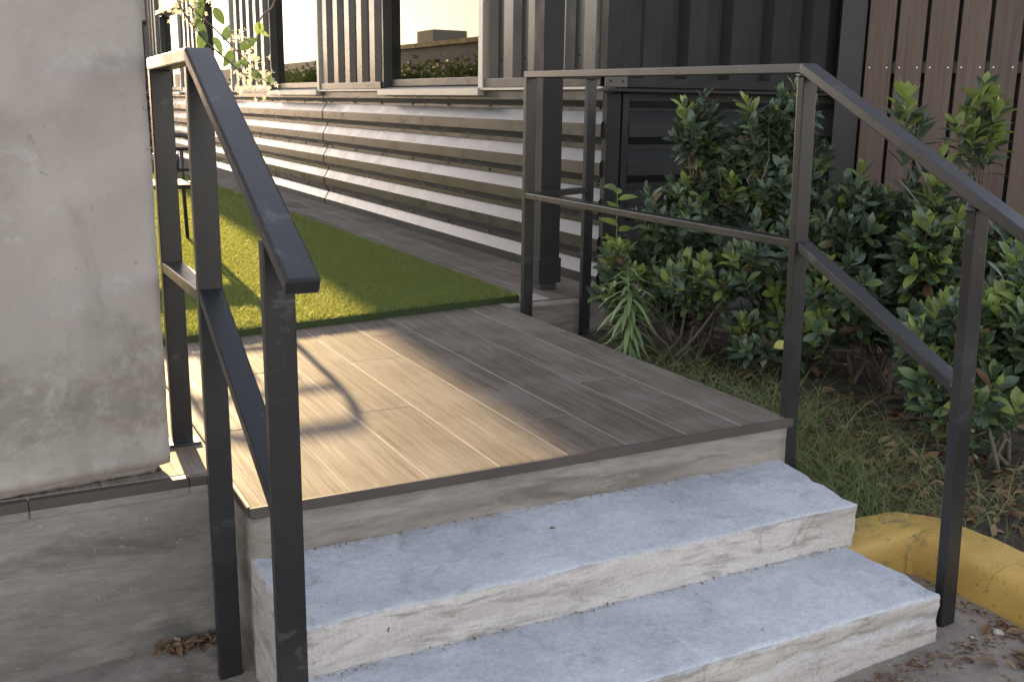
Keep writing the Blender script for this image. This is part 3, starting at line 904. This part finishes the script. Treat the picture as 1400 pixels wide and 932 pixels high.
def scatter(root, items, name='leaf', cap=280, stuff='foliage', mesh=LEAF_ME, templ=TEMPL, mats=LEAF):
    """items: (matrix in world space, template, colour); nearest ones become parts, the rest one stuff mesh"""
    base = world_loc(root)
    items = sorted(items, key=lambda it: (it[0].translation - CAM).length)
    inv = Matrix.Translation(-base)
    for m_, t, c in items[:cap]:
        o = bpy.data.objects.new(name, mesh[(t, c)])
        col.objects.link(o); o.parent = root
        o.matrix_basis = inv @ m_
    rest = items[cap:]
    if not rest: return
    cos, idx, mi, off = [], [], [], 0
    for m_, t, c in rest:
        A = np.array(inv @ m_)
        v = templ[t][0] @ A[:3, :3].T + A[:3, 3]
        cos.append(v); idx.append(templ[t][1] + off); off += len(v)
        mi.append(np.full(len(templ[t][1]), c))
    me = mesh_np(stuff, np.concatenate(cos), np.concatenate(idx), mats, np.concatenate(mi), True)
    tag(link(stuff, me, root), kind='stuff')

def rv(s=1.0): return V((random.gauss(0, s), random.gauss(0, s), random.gauss(0, s)))
def sprig(items, bmw, tip, axis, length, size, fresh=0.15):
    """leafy shoot: spiral of ascending leaves crowded towards the tip"""
    axis = V(axis).normalized()
    u = axis.orthogonal().normalized(); w = axis.cross(u)
    tip = V(tip)
    n = int(6 + length * 70)
    a0 = random.uniform(0, 6.28)
    isf = random.random() < fresh
    bend = rv(0.10)
    def at(t): return tip - axis * (length * t) + bend * (length * t * t)       # t = 0 at the tip
    for k in range(n):
        t = (k / n) ** 1.25
        a = a0 + k * 2.4
        tilt = math.radians(16 + 44 * min(1, k / 6) + random.uniform(-13, 16))
        out = u * math.cos(a) + w * math.sin(a)
        d = axis * math.cos(tilt) + out * math.sin(tilt) + V((0, 0, 0.12))
        upv = axis * math.sin(tilt) - out * math.cos(tilt)
        c = 2 if isf and k < n * 0.6 and random.random() < 0.8 else (1 if random.random() < 0.28 else 0)
        if random.random() < 0.012: c = 3
        sz = size * random.uniform(0.66, 1.2) * (0.72 if k < 3 else 1.0)
        items.append((leaf_matrix(at(t), d + rv(0.1), upv + rv(0.18), sz), random.randrange(3), c))
    add_tube(bmw, [at(1.25), at(0.7), at(0.3), tip], [0.0028, 0.0024, 0.002, 0.0012], 4)
    return at(1.25)
def shrub(base, blobs, label, sprigs=(), size=0.074, fresh=0.15, stems=9, cap=290, group='glossy hedge shrubs beside the steps'):
    """blobs: (centre, radii, number of shoots); sprigs: extra (tip, axis, length)"""
    bx, by = base
    bz = soil_z(bx, by)
    root = empty('shrub', (bx, by, bz), label, 'shrub', group)
    items = []
    bmw = bmesh.new()
    forks = []
    for k in range(stems):
        b = blobs[k % len(blobs)]
        tgt = V(b[0]) + V((random.gauss(0, .3) * b[1][0], random.gauss(0, .3) * b[1][1], random.uniform(-0.1, 0.5) * b[1][2]))
        p0 = V((bx + random.gauss(0, 0.06), by + random.gauss(0, 0.06), bz - 0.03))
        mid = p0.lerp(tgt, 0.5) + V((random.gauss(0, .04), random.gauss(0, .04), random.uniform(-0.08, 0.02)))
        add_tube(bmw, [p0, p0.lerp(mid, 0.5) + rv(0.012), mid, mid.lerp(tgt, 0.5) + rv(0.012), tgt], [0.010, 0.008, 0.007, 0.005, 0.004], 6)
        forks += [mid, mid.lerp(tgt, 0.5), tgt]
    def join(q):
        f = min(forks, key=lambda z: (z - q).length + (0.3 if z.z > q.z else 0))
        add_tube(bmw, [f, f.lerp(q, 0.5) + rv(0.015), q], [0.0042, 0.0035, 0.0028], 4)
    for c_, r_, n_ in blobs:
        c, rr_ = V(c_), V(r_)
        for k in range(n_):
            d = rv().normalized()
            rad = random.uniform(0.25, 1.0) ** 0.55
            rad *= 0.85 + 0.45 * noise.noise(d * 2.0 + c * 5)
            p = c + V((d.x * rr_.x, d.y * rr_.y, d.z * rr_.z)) * rad
            if p.z < soil_z(p.x, p.y) + 0.06: p.z = soil_z(p.x, p.y) + random.uniform(0.06, 0.2)
            if p.x < 1.74 and p.y > -0.1: p.x = 1.74 + random.random() * 0.1
            ax = (V((d.x, d.y, 0)) * 0.45 + V((0, 0, 0.9 if d.z > -0.3 else 0.45)) + V((-0.12, -0.18, 0)) + rv(0.2))
            q = sprig(items, bmw, p, ax, random.uniform(0.07, 0.17), size, fresh)
            if random.random() < 0.6: join(q)
    for tip, ax, ln in sprigs:
        join(sprig(items, bmw, tip, ax, ln, size, 0.75))
    tag(finish('branches', bmw, M['twig'], root, smooth=True), kind='stuff')
    scatter(root, items, cap=cap)
    return root

# ------------------------------------------------------------------ hedge of glossy shrubs
shrub((2.32, 1.40), [((2.27, 1.38, 0.80), (0.15, 0.12, 0.12), 32), ((2.31, 1.40, 0.58), (0.14, 0.12, 0.18), 27), ((2.20, 1.40, 0.44), (0.22, 0.18, 0.16), 79), ((2.20, 1.40, 0.16), (0.26, 0.18, 0.2), 79)],
      'tall glossy green shrub left of the middle rail post, against the dark cladding',
      [((2.18, 1.36, 0.90), (-.25, -.1, 1), 0.22), ((2.28, 1.36, 0.95), (0, -.1, 1), 0.25), ((2.05, 1.42, 0.55), (-.5, 0, 1), 0.15)], fresh=0.10)
shrub((2.58, 1.16), [((2.56, 1.14, 0.84), (0.12, 0.1, 0.15), 32), ((2.44, 1.18, 0.80), (0.13, 0.1, 0.15), 27), ((2.42, 1.28, 0.62), (0.14, 0.10, 0.20), 40), ((2.66, 1.12, 0.56), (0.14, 0.12, 0.2), 26), ((2.56, 1.15, 0.56), (0.2, 0.16, 0.2), 83), ((2.48, 1.02, 0.30), (0.30, 0.22, 0.2), 106), ((2.45, 0.95, 0.02), (0.36, 0.24, 0.16), 59)],
      'tall glossy green shrub directly behind the middle rail post at the deck corner',
      [((2.37, 1.2, 0.92), (-.55, 0, 1), 0.22), ((2.55, 1.1, 0.98), (0, -.1, 1), 0.25), ((2.62, 1.12, 0.97), (.15, 0, 1), 0.2), ((2.74, 1.1, 0.72), (.4, 0, 1), 0.2)], fresh=0.14)
shrub((2.18, 1.34), [((2.04, 1.50, 0.18), (0.18, 0.13, 0.15), 59), ((2.22, 1.20, 0.20), (0.26, 0.18, 0.12), 79)],
      'low shrub with fresh yellow green leaf tips at the back corner of the deck', fresh=0.65, stems=14)
shrub((2.72, 0.62), [((2.56, 0.70, 0.50), (0.18, 0.16, 0.16), 59), ((2.78, 0.66, 0.44), (0.24, 0.2, 0.2), 93), ((2.46, 0.66, 0.22), (0.24, 0.2, 0.2), 93), ((2.74, 0.58, 0.18), (0.28, 0.2, 0.22), 93), ((3.05, 0.78, 0.42), (0.25, 0.25, 0.22), 55)],
      'broad dark glossy shrub under the sloping rail in front of the brown boards',
      [((2.50, 0.66, 0.68), (-.1, -.1, 1), 0.18), ((2.74, 0.6, 0.67), (.1, -.1, 1), 0.18)], fresh=0.16)
shrub((2.66, 0.36), [((2.62, 0.38, 0.40), (0.2, 0.16, 0.18), 79), ((2.84, 0.34, 0.34), (0.24, 0.2, 0.26), 102), ((2.60, 0.30, 0.12), (0.24, 0.16, 0.18), 70)],
      'shrub with tall upright sprigs rising above the sloping rail before the boards',
      [((2.43, 0.42, 0.95), (-.1, 0, 1), 0.12), ((2.45, 0.42, 0.80), (.2, 0, 1), 0.10), ((2.62, 0.40, 0.74), (-.1, 0, 1), 0.22), ((2.60, 0.40, 0.56), (.05, 0, 1), 0.25),
       ((2.72, 0.40, 0.90), (-.25, 0, 1), 0.16), ((2.76, 0.38, 0.96), (0, 0, 1), 0.18), ((2.86, 0.40, 0.95), (.3, 0, 1), 0.18), ((2.80, 0.34, 0.90), (.1, -.3, 1), 0.16), ((2.66, 0.40, 0.86), (-.5, 0, 1), 0.14), ((2.90, 0.42, 0.86), (.5, 0, 1), 0.16),
       ((2.82, 0.42, 0.98), (.1, .1, 1), 0.18), ((2.72, 0.36, 0.82), (-.3, -.2, 1), 0.14), ((2.84, 0.36, 0.80), (.3, -.2, 1), 0.14), ((2.64, 0.38, 0.66), (.1, -.1, 1), 0.2), ((2.56, 0.38, 0.64), (-.3, -.1, 1), 0.16), ((2.50, 0.40, 0.86), (.25, 0, 1), 0.1), ((2.40, 0.42, 0.88), (-.4, 0, 1), 0.1)], size=0.088, fresh=0.35)
shrub((2.52, 0.02), [((2.40, 0.08, 0.14), (0.2, 0.18, 0.2), 93), ((2.40, 0.02, -0.02), (0.2, 0.2, 0.14), 59), ((2.54, -0.10, 0.24), (0.22, 0.18, 0.26), 117)],
      'dense dark shrub at the right edge behind the lowest rail post', [((2.62, 0.0, 0.36), (.3, -.2, 1), 0.14), ((2.36, -0.2, 0.0), (-.3, -.3, 1), 0.1)], size=0.08, fresh=0.2)
# one yellow leaf beside the middle post
yl = tmesh('fallen_leaf', TEMPL[1], M['yellow_leaf'])
o = link('leaf', yl); o.matrix_world = leaf_matrix((1.905, 0.345, 0.135), (-1, -0.1, -0.12), (-0.5, -0.7, 0.5), 0.075)
tag(o, 'single pale yellow leaf caught beside the middle rail post', 'leaf')

# ------------------------------------------------------------------ weed and leafy shoot by the deck corner
def weed():
    b = V((1.83, 1.20, soil_z(1.83, 1.20)))
    root = empty('weed', b, 'tall weed with long narrow drooping pale green leaves at the deck edge', 'weed')
    top = b + V((0.0, 0.02, 0.44))
    bm = bmesh.new(); add_tube(bm, [b, b.lerp(top, 0.5) + V((0.01, -0.01, 0)), top], [0.006, 0.005, 0.002], 6)
    finish('stem', bm, M['stem_green'], root, smooth=True)
    T = leaf_template(1.0, 0.13, lanc, 0.55, 0.25, 7)
    me = tmesh('leaf', T, M['weed_leaf'])
    for k in range(84):
        t = 0.12 + 0.88 * k / 84
        p = b.lerp(top, t) + (V((0.01, -0.01, 0)) * (4 * t * (1 - t)))
        a = k * 2.4
        s = random.uniform(0.11, 0.17) * (1.0 if t < 0.85 else 0.6)
        d = V((math.cos(a), math.sin(a), 0.35 if t > 0.8 else -0.1))
        o = bpy.data.objects.new('leaf', me); col.objects.link(o); o.parent = root
        o.matrix_basis = Matrix.Translation(-b) @ leaf_matrix(p, d + rv(0.12), V((0, 0, 1)) + d * 0.3, s)
weed()
def shoot():
    b = V((2.02, 1.52, soil_z(2.02, 1.52)))
    root = empty('leafy_shoot', b, 'slender upright shoot with pairs of oval light green leaves by the dark wall', 'plant')
    pts = [b, b + V((-0.02, 0, 0.25)), b + V((-0.05, 0.0, 0.5)), b + V((-0.055, 0, 0.73))]
    bm = bmesh.new(); add_tube(bm, pts, [0.004, 0.0035, 0.003, 0.0015], 5)
    finish('stem', bm, M['stem_green'], root, smooth=True)
    me = tmesh('leaf', leaf_template(1.0, 0.55, ovat, 0.2, 0.2, 6), LEAF[2])
    me2 = tmesh('leaf', leaf_template(1.0, 0.52, ovat, 0.25, 0.2, 6), LEAF[1])
    for k in range(22):
        t = 0.35 + 0.65 * k / 21
        p = b + V((-0.055 * t, 0, 0.73 * t)); a = k * math.pi * 0.62
        d = V((math.cos(a), math.sin(a) * 0.7 - 0.2, 0.35))
        o = bpy.data.objects.new('leaf', random.choice((me, me, me2))); col.objects.link(o); o.parent = root
        o.matrix_basis = Matrix.Translation(-b) @ leaf_matrix(p, d, V((0, -0.4, 1)) + rv(0.2), random.uniform(0.06, 0.095))
shoot()

# ------------------------------------------------------------------ wild grass, litter, loose leaves and stones
def make_wild_grass():
    spots = [(1.80, 0.10, 0.16, 420), (1.72, -0.08, 0.10, 260), (1.95, -0.02, 0.18, 350), (1.85, 0.50, 0.13, 330), (1.80, 0.90, 0.12, 260), (1.95, 1.15, 0.15, 220), (2.05, 0.7, 0.2, 260), (2.12, 0.25, 0.2, 220), (1.68, -0.2, 0.07, 110), (2.05, -0.28, 0.12, 70), (2.2, -0.5, 0.2, 60), (1.9,0.3,0.2,260)]
    pts = []
    for x, y, s, n in spots:
        q = rng.normal(0, 1, (n, 2)) * s + np.array([x, y]); pts.append(q)
    q = np.concatenate(pts)
    q = q[(q[:, 0] > 1.665) | (q[:, 1] < -0.02) & (q[:, 0] > 1.58)]
    P = np.array([(x, y, soil_z(x, y) - 0.003) for x, y in q])
    c1, i1 = make_blades(0, lambda n: P[: int(len(P) * 0.55)], 0.05, 0.16, 0.0035, 0.5, 1.0, 5)
    c2, i2 = make_blades(0, lambda n: P[int(len(P) * 0.55):], 0.08, 0.26, 0.003, 0.45, 1.5, 6)
    T = np.concatenate([rng.normal(0, 1, (70, 2)) * np.array([0.09, 0.10]) + np.array([1.80, 0.0]), rng.normal(0, 1, (40, 2)) * np.array([0.10, 0.12]) + np.array([1.98, 0.35]), rng.normal(0, 1, (30, 2)) * np.array([0.08, 0.2]) + np.array([1.86, 0.85])])
    T = T[T[:, 0] > 1.68]
    P3 = np.array([(x, y, soil_z(x, y) - 0.003) for x, y in T])
    c3, i3 = make_blades(0, lambda n: P3, 0.16, 0.30, 0.0045, 0.35, 1.1, 8)
    me = mesh_np('wild_grass', np.concatenate([c1, c2, c3]), np.concatenate([i1, i2 + len(c1), i3 + len(c1) + len(c2)]), [M['wild_grass']])
    tag(link('wild_grass', me), 'tufts of thin wild grass between the deck and the hedge', 'grass', kind='stuff')
make_wild_grass()
DRY = [leaf_template(1.0, 0.40, ovat, 0.25, 0.5, 4), leaf_template(1.0, 0.5, ovat, -0.2, 0.35, 4), leaf_template(1.0, 0.3, lanc, 0.3, 0.6, 4)]
def make_litter():
    cos, idx, mi, off = [], [], [], 0
    def put(p, s):
        nonlocal off
        T = random.choice(DRY)
        a = random.uniform(0, 6.28)
        A = np.array(leaf_matrix(p, (math.cos(a), math.sin(a), random.gauss(0.05, 0.22)), (random.gauss(0, .35), random.gauss(0, .35), 1), s))
        cos.append(T[0] @ A[:3, :3].T + A[:3, 3]); idx.append(T[1] + off); off += len(T[0]); mi.append(np.full(len(T[1]), 1 if random.random() < 0.35 else 0))
    n = 0
    while n < 2200:
        x, y = random.uniform(1.68, 3.2), random.uniform(-1.4, 1.7)
        if x < 1.93 and y < -0.1: continue
        w = 1.0 if y < 0.4 and x > 2.0 else 0.45
        if random.random() > w: continue
        put((x, y, soil_z(x, y) + random.uniform(0.002, 0.022)), random.uniform(0.03, 0.07)); n += 1
    me = mesh_np('leaf_litter', np.concatenate(cos), np.concatenate(idx), [M['dry_leaf'], M['dry_leaf_pale']], np.concatenate(mi), True)
    tag(link('leaf_litter', me), 'carpet of dry brown leaves on the soil under the hedge', 'leaf litter', kind='stuff')
    # grit and crumbs on the pavement along the step foot and the curb
    cos, idx, mi, off = [], [], [], 0
    for k in range(900):
        t = random.random()
        if t < 0.4: x, y = random.uniform(1.1, 1.72), -0.70 - abs(random.gauss(0, 0.03)) - 0.03 * (random.random() < .3)
        elif t < 0.75: x, y = 1.72 - abs(random.gauss(0, 0.03)), random.uniform(-1.3, -0.45)
        else: x, y = random.gauss(1.66, 0.09), random.gauss(-0.90, 0.10)
        s = random.uniform(0.004, 0.02)
        put((x, y, ground_z(x, y) + 0.004), s)
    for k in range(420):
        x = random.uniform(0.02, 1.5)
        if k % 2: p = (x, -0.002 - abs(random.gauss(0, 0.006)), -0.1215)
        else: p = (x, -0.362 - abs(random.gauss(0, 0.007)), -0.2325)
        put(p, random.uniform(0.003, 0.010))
    for k in range(110):
        put((random.gauss(-0.10, 0.05), 0.265 - abs(random.gauss(0, 0.022)), ground_z(-0.2, 0.25) + random.uniform(0.003, 0.02)), random.uniform(0.01, 0.045))
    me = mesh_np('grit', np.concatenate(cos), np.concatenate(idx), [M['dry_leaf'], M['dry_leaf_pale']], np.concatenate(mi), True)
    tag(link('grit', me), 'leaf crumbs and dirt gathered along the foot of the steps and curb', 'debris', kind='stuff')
    dm = [tmesh('fallen_leaf', T, mt) for T in DRY for mt in (M['dry_leaf'], M['dry_leaf_pale'])]
    for k in range(46):
        x, y = random.gauss(1.68, 0.10), random.gauss(-0.93, 0.11)
        if x > 1.73: x = 1.73 - random.random() * 0.15
        if y > -0.72 and x < 1.62: y = -0.75 - random.random() * 0.2
        a = random.uniform(0, 6.28)
        o = link('fallen_leaf', random.choice(dm)); o.matrix_world = leaf_matrix((x, y, ground_z(x, y) + random.uniform(0.006, 0.014)), (math.cos(a), math.sin(a), random.gauss(0.02, .1)), (random.gauss(0, .25), random.gauss(0, .25), 1), random.uniform(0.03, 0.065))
        tag(o, 'dry brown leaf lying on the pavement between the bottom step and yellow curb', 'leaf', 'dry leaves on the pavement by the curb')
make_litter()
def pebble(x, y, r, lab):
    bm = bmesh.new(); bmesh.ops.create_icosphere(bm, subdivisions=2, radius=r)
    for v in bm.verts:
        v.co *= 1 + 0.35 * noise.noise(v.co * 60); v.co.z *= 0.6
    bmesh.ops.translate(bm, verts=bm.verts, vec=V((x, y, ground_z(x, y) + r * 0.45)))
    o = finish('pebble', bm, M['pebble'], smooth=True, origin=(x, y, ground_z(x, y)))
    tag(o, lab, 'stone')
pebble(1.655, -0.725, 0.014, 'larger pale pebble on the pavement beside the yellow curb')
pebble(1.585, -0.705, 0.007, 'tiny pale pebble near the foot of the lowest rail post')
tl = tmesh('fallen_leaf', DRY[2], M['dry_leaf'])
o = link('fallen_leaf', tl); o.matrix_world = leaf_matrix((0.69, -0.165, -0.112), (0.75, 0.15, 0.05), (0, -.2, 1), 0.03)
tag(o, 'small brown leaf lying alone on the upper white step', 'leaf')

# ------------------------------------------------------------------ patio chair on the turf
def chair():
    X0, X1, YB, YF = 0.20, 0.68, 4.05, 4.52
    root = empty('patio_chair', ((X0+X1)/2, (YB+YF)/2, 0.01), 'black metal patio chair with arms standing on the turf behind the left rail', 'chair')
    def tube(name, pts, r, s=8):
        bm = bmesh.new(); add_tube(bm, pts, r, s); return finish(name, bm, M['chair'], root, smooth=True)
    def arc(a, b, c, n=6):
        a, b, c = V(a), V(b), V(c)
        return [a.lerp(b, t).lerp(b.lerp(c, t), t) for t in [i / n for i in range(n + 1)]]
    # back hoop (rear legs run up into the rounded top)
    for x, s in ((X0, 1), (X1, -1)):
        tube('leg', [(x - 0.015 * s, YB - 0.05, 0.012), (x, YB, 0.40)] , 0.015)
        tube('leg', [(x - 0.015 * s, YF + 0.03, 0.012), (x, YF, 0.40), (x, YF - 0.01, 0.60)], 0.012)
        tube('arm_rest', [(x, YF - 0.01, 0.60)] + arc((x, YF - 0.01, 0.60), (x, YF - 0.02, 0.635), (x, YF - 0.08, 0.635)) + [(x, YB - 0.01, 0.595)], 0.019)
    tube('back_frame', [(X0, YB, 0.40), (X0 + 0.005, YB - 0.03, 0.595)] + arc((X0 + 0.005, YB - 0.03, 0.595), (X0 + 0.01, YB - 0.05, 0.700), (X0 + 0.1, YB - 0.05, 0.700)) + arc((X1 - 0.1, YB - 0.05, 0.700), (X1 - 0.01, YB - 0.05, 0.700), (X1 - 0.005, YB - 0.03, 0.595)) + [(X1, YB, 0.40)], 0.014)
    for z, dy in ((0.50, -0.015), (0.62, -0.03)):
        tube('back_rail', [(X0 + 0.005, YB + dy, z), (X1 - 0.005, YB + dy, z)], 0.010)
    for i in range(3):
        x = X0 + 0.11 + (X1 - X0 - 0.22) * i / 2
        tube('slat', [(x, YB - 0.015, 0.50), (x, YB - 0.035, 0.595)], 0.008, 6)
    tube('seat_frame', [(X0, YB, 0.40), (X1, YB, 0.40), (X1, YF, 0.40), (X0, YF, 0.40), (X0, YB, 0.40)], 0.012)
    for i in range(9):
        y = YB + 0.03 + (YF - YB - 0.06) * i / 8
        box('slat', X0 + 0.01, X1 - 0.01, y - 0.02, y + 0.02, 0.405, 0.413, M['chair'], root)
chair()

# ------------------------------------------------------------------ flowering vine trailing over the pillar
def jasmine():
    root = empty('flowering_vine', (-0.13, 0.5, 2.3), 'trailing vine with clusters of small cream star flowers hanging beside the pillar', 'vine')
    stems = [[(-0.2, 0.5, 2.31), (0.0, 0.48, 1.9), (0.0, 0.5, 1.45), (-0.02, 0.5, 1.20), (0.03, 0.5, 1.08), (0.10, 0.5, 1.01), (0.16, 0.5, 0.96)],
             [(-0.2, 0.52, 2.31), (-0.02, 0.5, 1.8), (-0.03, 0.5, 1.35), (0.01, 0.52, 1.16), (0.09, 0.52, 1.075), (0.17, 0.52, 0.995), (0.215, 0.52, 0.945)],
             [(-0.2, 0.55, 2.31), (0.18, 0.5, 2.0), (0.27, 0.5, 1.5), (0.24, 0.5, 1.18), (0.205, 0.5, 1.12), (0.19, 0.5, 1.10)],
             [(-0.2, 0.5, 2.31), (0.05, 0.5, 1.8), (0.07, 0.5, 1.4), (0.075, 0.5, 1.22), (0.06, 0.5, 1.14), (0.05, 0.5, 1.09)]]
    def smooth(pts, n=6):
        P = [V(p) for p in pts]; out = []
        for i in range(len(P) - 1):
            a, b, c, d = P[max(i-1,0)], P[i], P[i+1], P[min(i+2, len(P)-1)]
            for k in range(n):
                t = k / n
                out.append(0.5 * ((2*b) + (c - a)*t + (2*a - 5*b + 4*c - d)*t*t + (3*b - a - 3*c + d)*t**3))
        return out + [P[-1]]
    for s in stems:
        bm = bmesh.new(); add_tube(bm, smooth(s), 0.0022, 6); finish('stem', bm, M['twig'], root, smooth=True)
    Lm = tmesh('leaf', leaf_template(1.0, 0.5, ovat, 0.2, 0.25, 6), M['jas_leaf'])
    Lf = tmesh('leaf', leaf_template(1.0, 0.5, ovat, 0.3, 0.3, 6), LEAF[2])
    inv = Matrix.Translation(-root.location)
    def leaf(p, d, s, me=Lm):
        o = bpy.data.objects.new('leaf', me); col.objects.link(o); o.parent = root
        o.matrix_basis = inv @ leaf_matrix(p, d, (random.uniform(-.5,.5), -1, 0.5), s)
    for p, d, s in (((0.03,0.5,1.10),(0.6,0,-0.8),0.06), ((0.055,0.5,1.075),(-0.3,0,-1),0.055), ((0.075,0.5,1.06),(0.5,-.2,-0.9),0.05), ((0.10,0.5,1.05),(0.4,0,0.9),0.045),
                    ((0.12,0.5,1.03),(-.4,0,-.9),0.05), ((0.14,0.5,1.03),(0.6,-.3,.5),0.055), ((0.16,0.5,1.0),(-.9,0,-.2),0.045), ((0.175,0.5,0.985),(.3,0,-1),0.04),
                    ((0.01,0.5,1.15),(0.8,0,0.3),0.05), ((0.0,0.5,1.18),(1,0,0.1),0.05), ((0.05,0.5,1.15),(-.2,0,-1),0.06), ((0.08,0.5,1.13),(.5,0,-.8),0.05), ((0.20,0.5,0.965),(.8,0,-.3),0.035)):
        leaf(p, d, s)
    for p, d, s in (((0.19,0.5,1.10),(0.5,0,-0.9),0.030), ((0.19,0.5,1.10),(-.2,0,-1),0.034), ((0.192,0.5,1.075),(.9,0,-.2),0.028)): leaf(p, d, s, Lf)
    # five petal flowers: one shared mesh
    bm = bmesh.new()
    for k in range(5):
        a = k * 2 * math.pi / 5
        u, w = V((math.cos(a), math.sin(a), 0)), V((-math.sin(a), math.cos(a), 0))
        vs = [bm.verts.new(q) for q in (u*0.1 - w*0.08, u*0.1 + w*0.08, u*0.6 + w*0.22 + V((0,0,.1)), u*1.0 + w*0.05 + V((0,0,-.05)), u*0.62 - w*0.14 + V((0,0,.12)))]
        bm.faces.new(vs)
    add_tube(bm, [(0,0,-0.9), (0,0,0)], [0.06, 0.12], 5)
    fme = bpy.data.meshes.new('flower'); bm.to_mesh(fme); bm.free(); fme.materials.append(M['petal'])
    cl = [((-0.015,0.5,1.13),0.03,16), ((0.02,0.5,1.12),0.03,16), ((0.05,0.5,1.15),0.035,16), ((0.075,0.5,1.165),0.025,10), ((0.02,0.5,1.165),0.03,10), ((0.03,0.5,1.09),0.02,8), ((0.13,0.5,1.055),0.022,12), ((0.15,0.5,1.07),0.015,6),
          ((0.165,0.5,1.03),0.012,5), ((0.14,0.5,1.0),0.03,16), ((0.175,0.5,0.985),0.03,16), ((0.15,0.5,0.965),0.025,12), ((0.185,0.5,0.955),0.028,16), ((0.17,0.5,0.94),0.018,7), ((0.215,0.5,0.97),0.014,8), ((0.215,0.5,0.945),0.014,7), ((0.175,0.5,1.01),0.014,5)]
    for c, r, n in cl:
        for k in range(n):
            p = V(c) + rv(r * 0.6)
            d = (rv() + V((0, -0.5, 0.2))).normalized()
            o = bpy.data.objects.new('flower', fme); col.objects.link(o); o.parent = root
            m_ = d.to_track_quat('Z', 'Y').to_matrix().to_4x4() @ Matrix.Scale(random.uniform(0.0065, 0.010), 4); m_.translation = p
            o.matrix_basis = inv @ m_
jasmine()

# ------------------------------------------------------------------ what the mirror windows reflect: a far building and a tree belt
fb = empty('building', (-13, 40, -0.4), 'low pale industrial building reflected in the mirror windows', 'building')
def far_building():
    bm = bmesh.new(); add_box(bm, -20, -11.5, 24, 47.5, -0.4, 3.0); finish('wall', bm, M['far_wall'], fb)
    bm = bmesh.new(); add_box(bm, -20.2, -11.3, 23.8, 47.7, 3.002, 3.18); finish('roof', bm, M['dark_clad'], fb)
    bm = bmesh.new(); add_box(bm, -14.2, -12.6, 39.4, 41.3, 3.182, 3.85); bev(bm, 0.03); finish('roof_unit', bm, M['far_wall'], fb)
    for y in (27, 31, 36.2, 39.2):
        box('window', -11.5, -11.46, y, y + 0.9, 1.6, 2.5, M['dark_trim'], fb)
    bm = bmesh.new(); add_box(bm, -26, -14, 50, 110, -0.4, 3.2); finish('wall', bm, M['far_wall'], fb)
far_building()
TRM = [tmesh('leaf', TEMPL[k], M['far_leaf']) for k in range(3)]
def tree_belt(i, x, y, h, r):
    root = empty('tree', (x, y, -0.4), 'leafy roadside tree standing in the belt before the pale industrial building', 'tree', 'trees reflected in the mirror windows')
    bm = bmesh.new()
    add_tube(bm, [(x, y, -0.45), (x + 0.05, y, 0.6), (x, y + 0.05, h * 0.6)], [0.09, 0.07, 0.03], 6)
    for k in range(5):
        a = k * 1.3; add_tube(bm, [(x, y, 0.3 + 0.2 * k), (x + math.cos(a) * r * 0.6, y + math.sin(a) * r * 0.6, 0.8 + 0.25 * k)], [0.035, 0.012], 5)
    finish('trunk', bm, M['twig'], root)
    items = []
    for k in range(1100):
        d = rv().normalized() * (random.random() ** 0.5)
        lump = 0.75 + 0.5 * noise.noise(d * 2.5 + V((i * 3, 0, 0)))
        p = V((x + d.x * r * lump, y + d.y * r * lump, h * 0.5 + d.z * h * 0.55 * lump))
        items.append((leaf_matrix(p, rv(), rv(), random.uniform(0.14, 0.26)), random.randrange(3), 0))
    cos = []; idx = []; off = 0
    for m_, t, c in items:
        A = np.array(Matrix.Translation(-root.location) @ m_)
        cos.append(TEMPL[t][0] @ A[:3, :3].T + A[:3, 3]); idx.append(TEMPL[t][1] + off); off += len(TEMPL[t][0])
    me = mesh_np('crown', np.concatenate(cos), np.concatenate(idx), [M['far_leaf']], None, True)
    tag(link('crown', me, root), kind='stuff')
for i in range(22):
    tree_belt(i, -8.2 + random.uniform(-0.6, 0.6), 17.5 + i * 1.75 + random.uniform(-0.4, 0.4), random.uniform(2.1, 2.7), random.uniform(1.0, 1.4))
